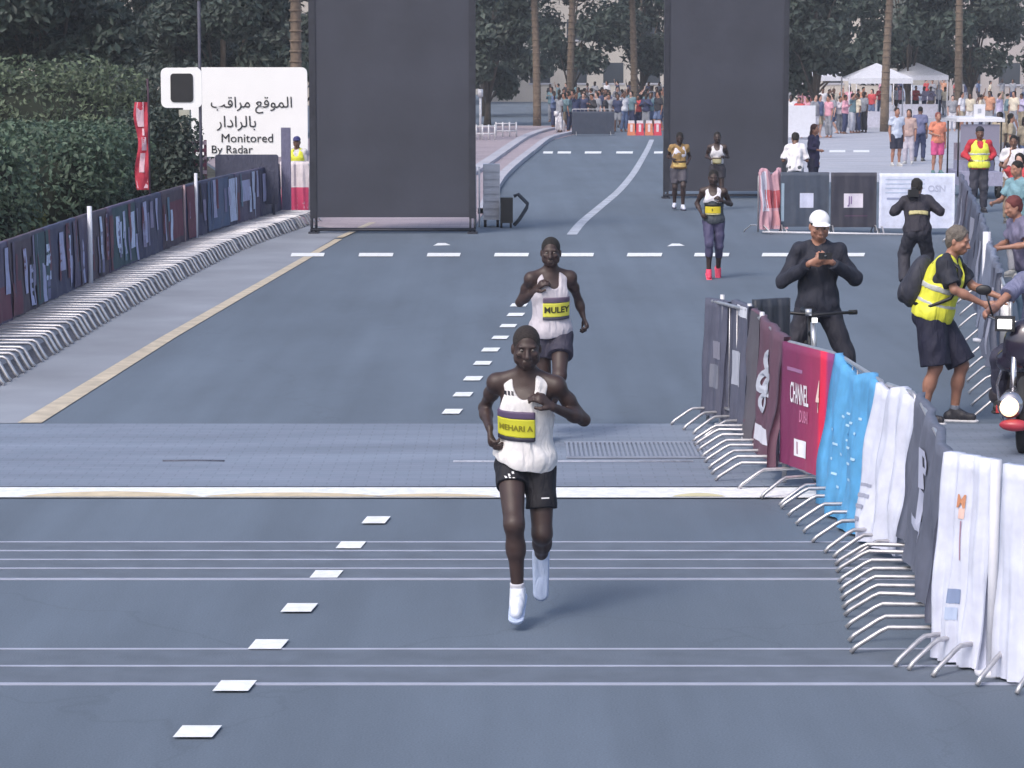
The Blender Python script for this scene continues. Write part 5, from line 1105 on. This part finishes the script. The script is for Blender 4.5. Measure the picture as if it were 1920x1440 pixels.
# ---- low white railing and posts by the left sidewalk
for i, (xa, xb, y) in enumerate(((893, 928, 263), (930, 968, 257))):
    A, B = G(xa, y), G(xb, y); t = empty('railing', A, 0, 'low white railing beside the left sidewalk, %s section' % ('left', 'right')[i], 'railing', 'white railings by the sidewalk')
    w_ = B.x - A.x
    for z in (.25, .55): b = MB(); b.tube([(0, 0, z), (w_, 0, z)], .03); b.build('rail', M['rail'], t)
    for k in range(4): b = MB(); b.tube([(w_ * k / 3, 0, 0), (w_ * k / 3, 0, .62)], .035); b.build('post', M['rail'], t)
for i, (x, y) in enumerate(((901, 262), (1043, 250), (1058, 247))):
    b = MB(); b.tube([(0, 0, 0), (0, 0, 1.9 if i == 0 else .9)], .05, 8); b.tube([(0, 0, (1.7 if i == 0 else .75)), (0, 0, (2.0 if i == 0 else .95))], .11, 10); o = b.build('bollard_lamp', M['rail']); o.location = G(x, y); tag(o, ('tall white lamp post beside the left railing', 'short white bollard left of the centre crowd', 'short white bollard touching the centre crowd')[i], 'bollard')
# ---- red and white plastic barriers and a dark hoarding before the crowd
for i, x in enumerate((1184, 1200, 1217, 1233)):
    t = empty('plastic_barrier', G(x, 254), 0, '%s red and white plastic barrier left of the right dark screen' % ('leftmost', 'second', 'third', 'rightmost')[i], 'barrier', 'plastic barriers before the crowd')
    b = MB(); b.box((-.17, 0, 0), (.17, .35, .12)); b.box((-.15, .08, .12), (.15, .28, .5)); b.build('base', cm((.6, .06, .1) if i % 2 else (.65, .22, .12)), t)
    b = MB(); b.box((-.13, .1, .5), (.13, .26, .62)); b.build('top', cm((.66, .62, .68)), t)
    b = MB(); b.box((-.05, .07, .15), (.05, .078, .46)); b.build('stripe', cm((.68, .6, .66)), t)
barrier(G(1072, 254), G(1152, 254), 'barrier under the dark hoarding before the centre crowd', feet=[.1, .9])
banner(G(1072, 254), G(1152, 254), 1.0, .06, (.035, .045, .075), 'dark hoarding cloth before the centre crowd', side=-1, seed=44, wr=.01)
# ---- canopies on the right
for i, (x, y, w_) in enumerate(((1500, 262, 1.5), (1650, 240, 3.0), (1725, 222, 3.0), (1560, 226, 2.6))):
    p_ = G(x, y); t = empty('canopy', p_, 0, ('small white canopy right behind the right dark screen', 'wide white canopy over the middle of the plaza', 'white canopy above the person in dark shorts', 'white canopy behind the pinkish crowd')[i], 'canopy', 'white canopies on the plaza')
    hh = 2.3 if i else 1.35
    if i: 
        S = Shape(); b = MB(); b.add([(-w_ / 2, 0, hh), (w_ / 2, 0, hh), (w_ / 2, w_, hh), (-w_ / 2, w_, hh), (0, w_ / 2, hh + .7)], [(0, 1, 4), (1, 2, 4), (2, 3, 4), (3, 0, 4), (0, 3, 2, 1)]); b.build('roof', M['white'], t)
        for sx2 in (-1, 1):
            for yy in (.05, w_ - .05): b = MB(); b.tube([(sx2 * (w_ / 2 - .05), yy, 0), (sx2 * (w_ / 2 - .05), yy, hh)], .03); b.build('leg', M['rail'], t)
        b = MB(); b.box((-w_ / 2, -.01, hh - .25), (w_ / 2, .01, hh)); b.build('valance', M['white'], t)
        b = MB(); b.box((-w_ * .35, .6, 0), (w_ * .35, 1.1, .75)); b.build('counter', cm((.5, .5, .6)), t)
    else:
        b = MB(); b.box((-w_ * .45, 0, .1), (w_ * .4, .3, hh)); b.build('panel', M['white'], t)
        for x_ in (-.55, .5): b = MB(); b.tube([(x_, .35, 0), (x_, .35, hh)], .03); b.build('leg', M['rail'], t)
# ================================================================== THE CROWD
def variant(J, slv, frac, hair, loc=(0, 0, 0)):
    return person('spectator', loc, 0, J, 'brown', 0, .034, hair=hair, hands=False, outfit=(tee((.5, .5, .5), slv, o=.02), legs((.1, .1, .1), frac, o=.018)), shoes=None)
VAR = [variant(skel(), .7, 1.93, 'short'), variant(skel(ea=(-.28, 0, 1.16), wa=(-.08, -.22, 1.25), eb=(.28, 0, 1.16), wb=(.06, -.22, 1.27)), 1.8, 1.93, 'short'),
       variant(skel(ea=(-.25, -.1, 1.5), wa=(-.12, -.2, 1.72), hda=(0, 0, 1)), .7, 1.93, 'full'), variant(skel(twist=.2, ka=(-.09, -.15, .5), aa=(-.09, -.1, .09), ab=(.1, .2, .12)), .8, .95, 'long')]
VT = ['arms down', 'phone at chest', 'one arm raised', 'walking']
used = [False] * 4
CN = {'white': (.6, .6, .66), 'black': (.02, .02, .03), 'navy': (.03, .04, .1), 'grey': (.25, .26, .3), 'pink': (.6, .3, .38), 'red': (.5, .06, .07), 'blue': (.1, .14, .26), 'teal': (.12, .2, .24), 'khaki': (.32, .27, .2), 'cream': (.6, .54, .44), 'orange': (.5, .25, .16), 'lilac': (.42, .38, .55)}
def set_mat(o, m): o.material_slots[0].link = 'OBJECT'; o.material_slots[0].material = m
seen = {}
def spectator(px, py, v, top, bot, place, rz=None, sc=1, skin=None):
    src = VAR[v]; kids = {k.name.split('.')[0]: k for k in src.children}
    if used[v]: 
        r = src.copy(); COL.objects.link(r); ch = []
        for k in src.children: c = k.copy(); COL.objects.link(c); c.parent = r; ch.append(c)
    else: r = src; ch = list(src.children); used[v] = True
    r.location = G(px, py); r.rotation_euler = (0, 0, random.uniform(-1.4, 1.4) if rz is None else rz); r.scale = (sc,) * 3
    for c in ch:
        n = c.name.split('.')[0]
        if n == 't_shirt': set_mat(c, cm(CN[top]))
        elif n == 'trousers': set_mat(c, cm(CN[bot]))
        elif n == 'body': set_mat(c, SK[skin or random.choice(['brown', 'tan', 'dark', 'pale'])])
    tag(r, 'spectator, %s top, %s %s, %s, %s' % (top, bot, 'shorts' if v == 3 else 'trousers', VT[v], place), 'person', 'spectators in the crowd')
rr = random.Random(11); tops = list(CN); bots = ['black', 'navy', 'grey', 'khaki', 'blue', 'white']
combos = [(v, a, b_) for v in range(4) for a in tops for b_ in bots if a != b_]; rr.shuffle(combos); ci = 0
def row(x0, x1, y, n, place, pal=None):
    global ci
    for k in range(n):
        v, a, b_ = combos[ci]; ci += 1
        if pal and rr.random() < .9: a = rr.choice(pal)
        key = (v, a, b_, place)
        while key in seen: v, a, b_ = combos[ci]; ci += 1; key = (v, a, b_, place)
        seen[key] = 1
        spectator(x0 + (x1 - x0) * (k + rr.uniform(.2, .8)) / n, y + rr.uniform(-1.5, 1.5), v, a, b_, place, sc=rr.uniform(.93, 1.05))
CP = ['navy', 'black', 'grey', 'white', 'teal', 'navy', 'black']
row(1040, 1150, 248, 9, 'centre crowd, front left', CP); row(1150, 1243, 246, 7, 'centre crowd, front right', CP)
row(1035, 1150, 240, 10, 'centre crowd, middle left', CP); row(1150, 1245, 239, 9, 'centre crowd, middle right', CP)
row(1030, 1150, 228, 10, 'centre crowd, back left', CP); row(1150, 1250, 226, 9, 'centre crowd, back right', CP)
row(1000, 1260, 205, 14, 'centre crowd, farthest row', CP)
PP = ['pink', 'white', 'lilac', 'red', 'grey', 'orange', 'pink', 'cream']
row(1480, 1560, 258, 6, 'right crowd beside the right screen', PP); row(1556, 1625, 250, 6, 'right crowd, second cluster', PP)
row(1478, 1640, 226, 12, 'right crowd, back row', PP); row(1640, 1780, 216, 10, 'far plaza, under the canopies', PP)
row(1780, 1925, 246, 9, 'far plaza, behind the golf cart'); row(1860, 1925, 330, 3, 'right of the marshal', ['white', 'khaki', 'grey']); row(1640, 1925, 196, 14, 'far edge of the plaza')
row(1890, 1930, 470, 1, 'right picture edge behind the fence', ['red'])

# ---- light air haze
b = MB(); b.box((-120, -6, -1.2), (130, 236, 19.5)); hz = b.build('haze'); hz['kind'] = 'stuff'; hm_ = bpy.data.materials.new('haze'); hm_.use_nodes = True; hn = hm_.node_tree
hn.nodes.remove(hn.nodes['Principled BSDF']); pv = hn.nodes.new('ShaderNodeVolumePrincipled'); pv.inputs['Color'].default_value = (.9, .92, .97, 1); pv.inputs['Density'].default_value = .0007; pv.inputs['Anisotropy'].default_value = .2
hn.links.new(pv.outputs[0], hn.nodes['Material Output'].inputs['Volume']); hz.data.materials.clear(); hz.data.materials.append(hm_)
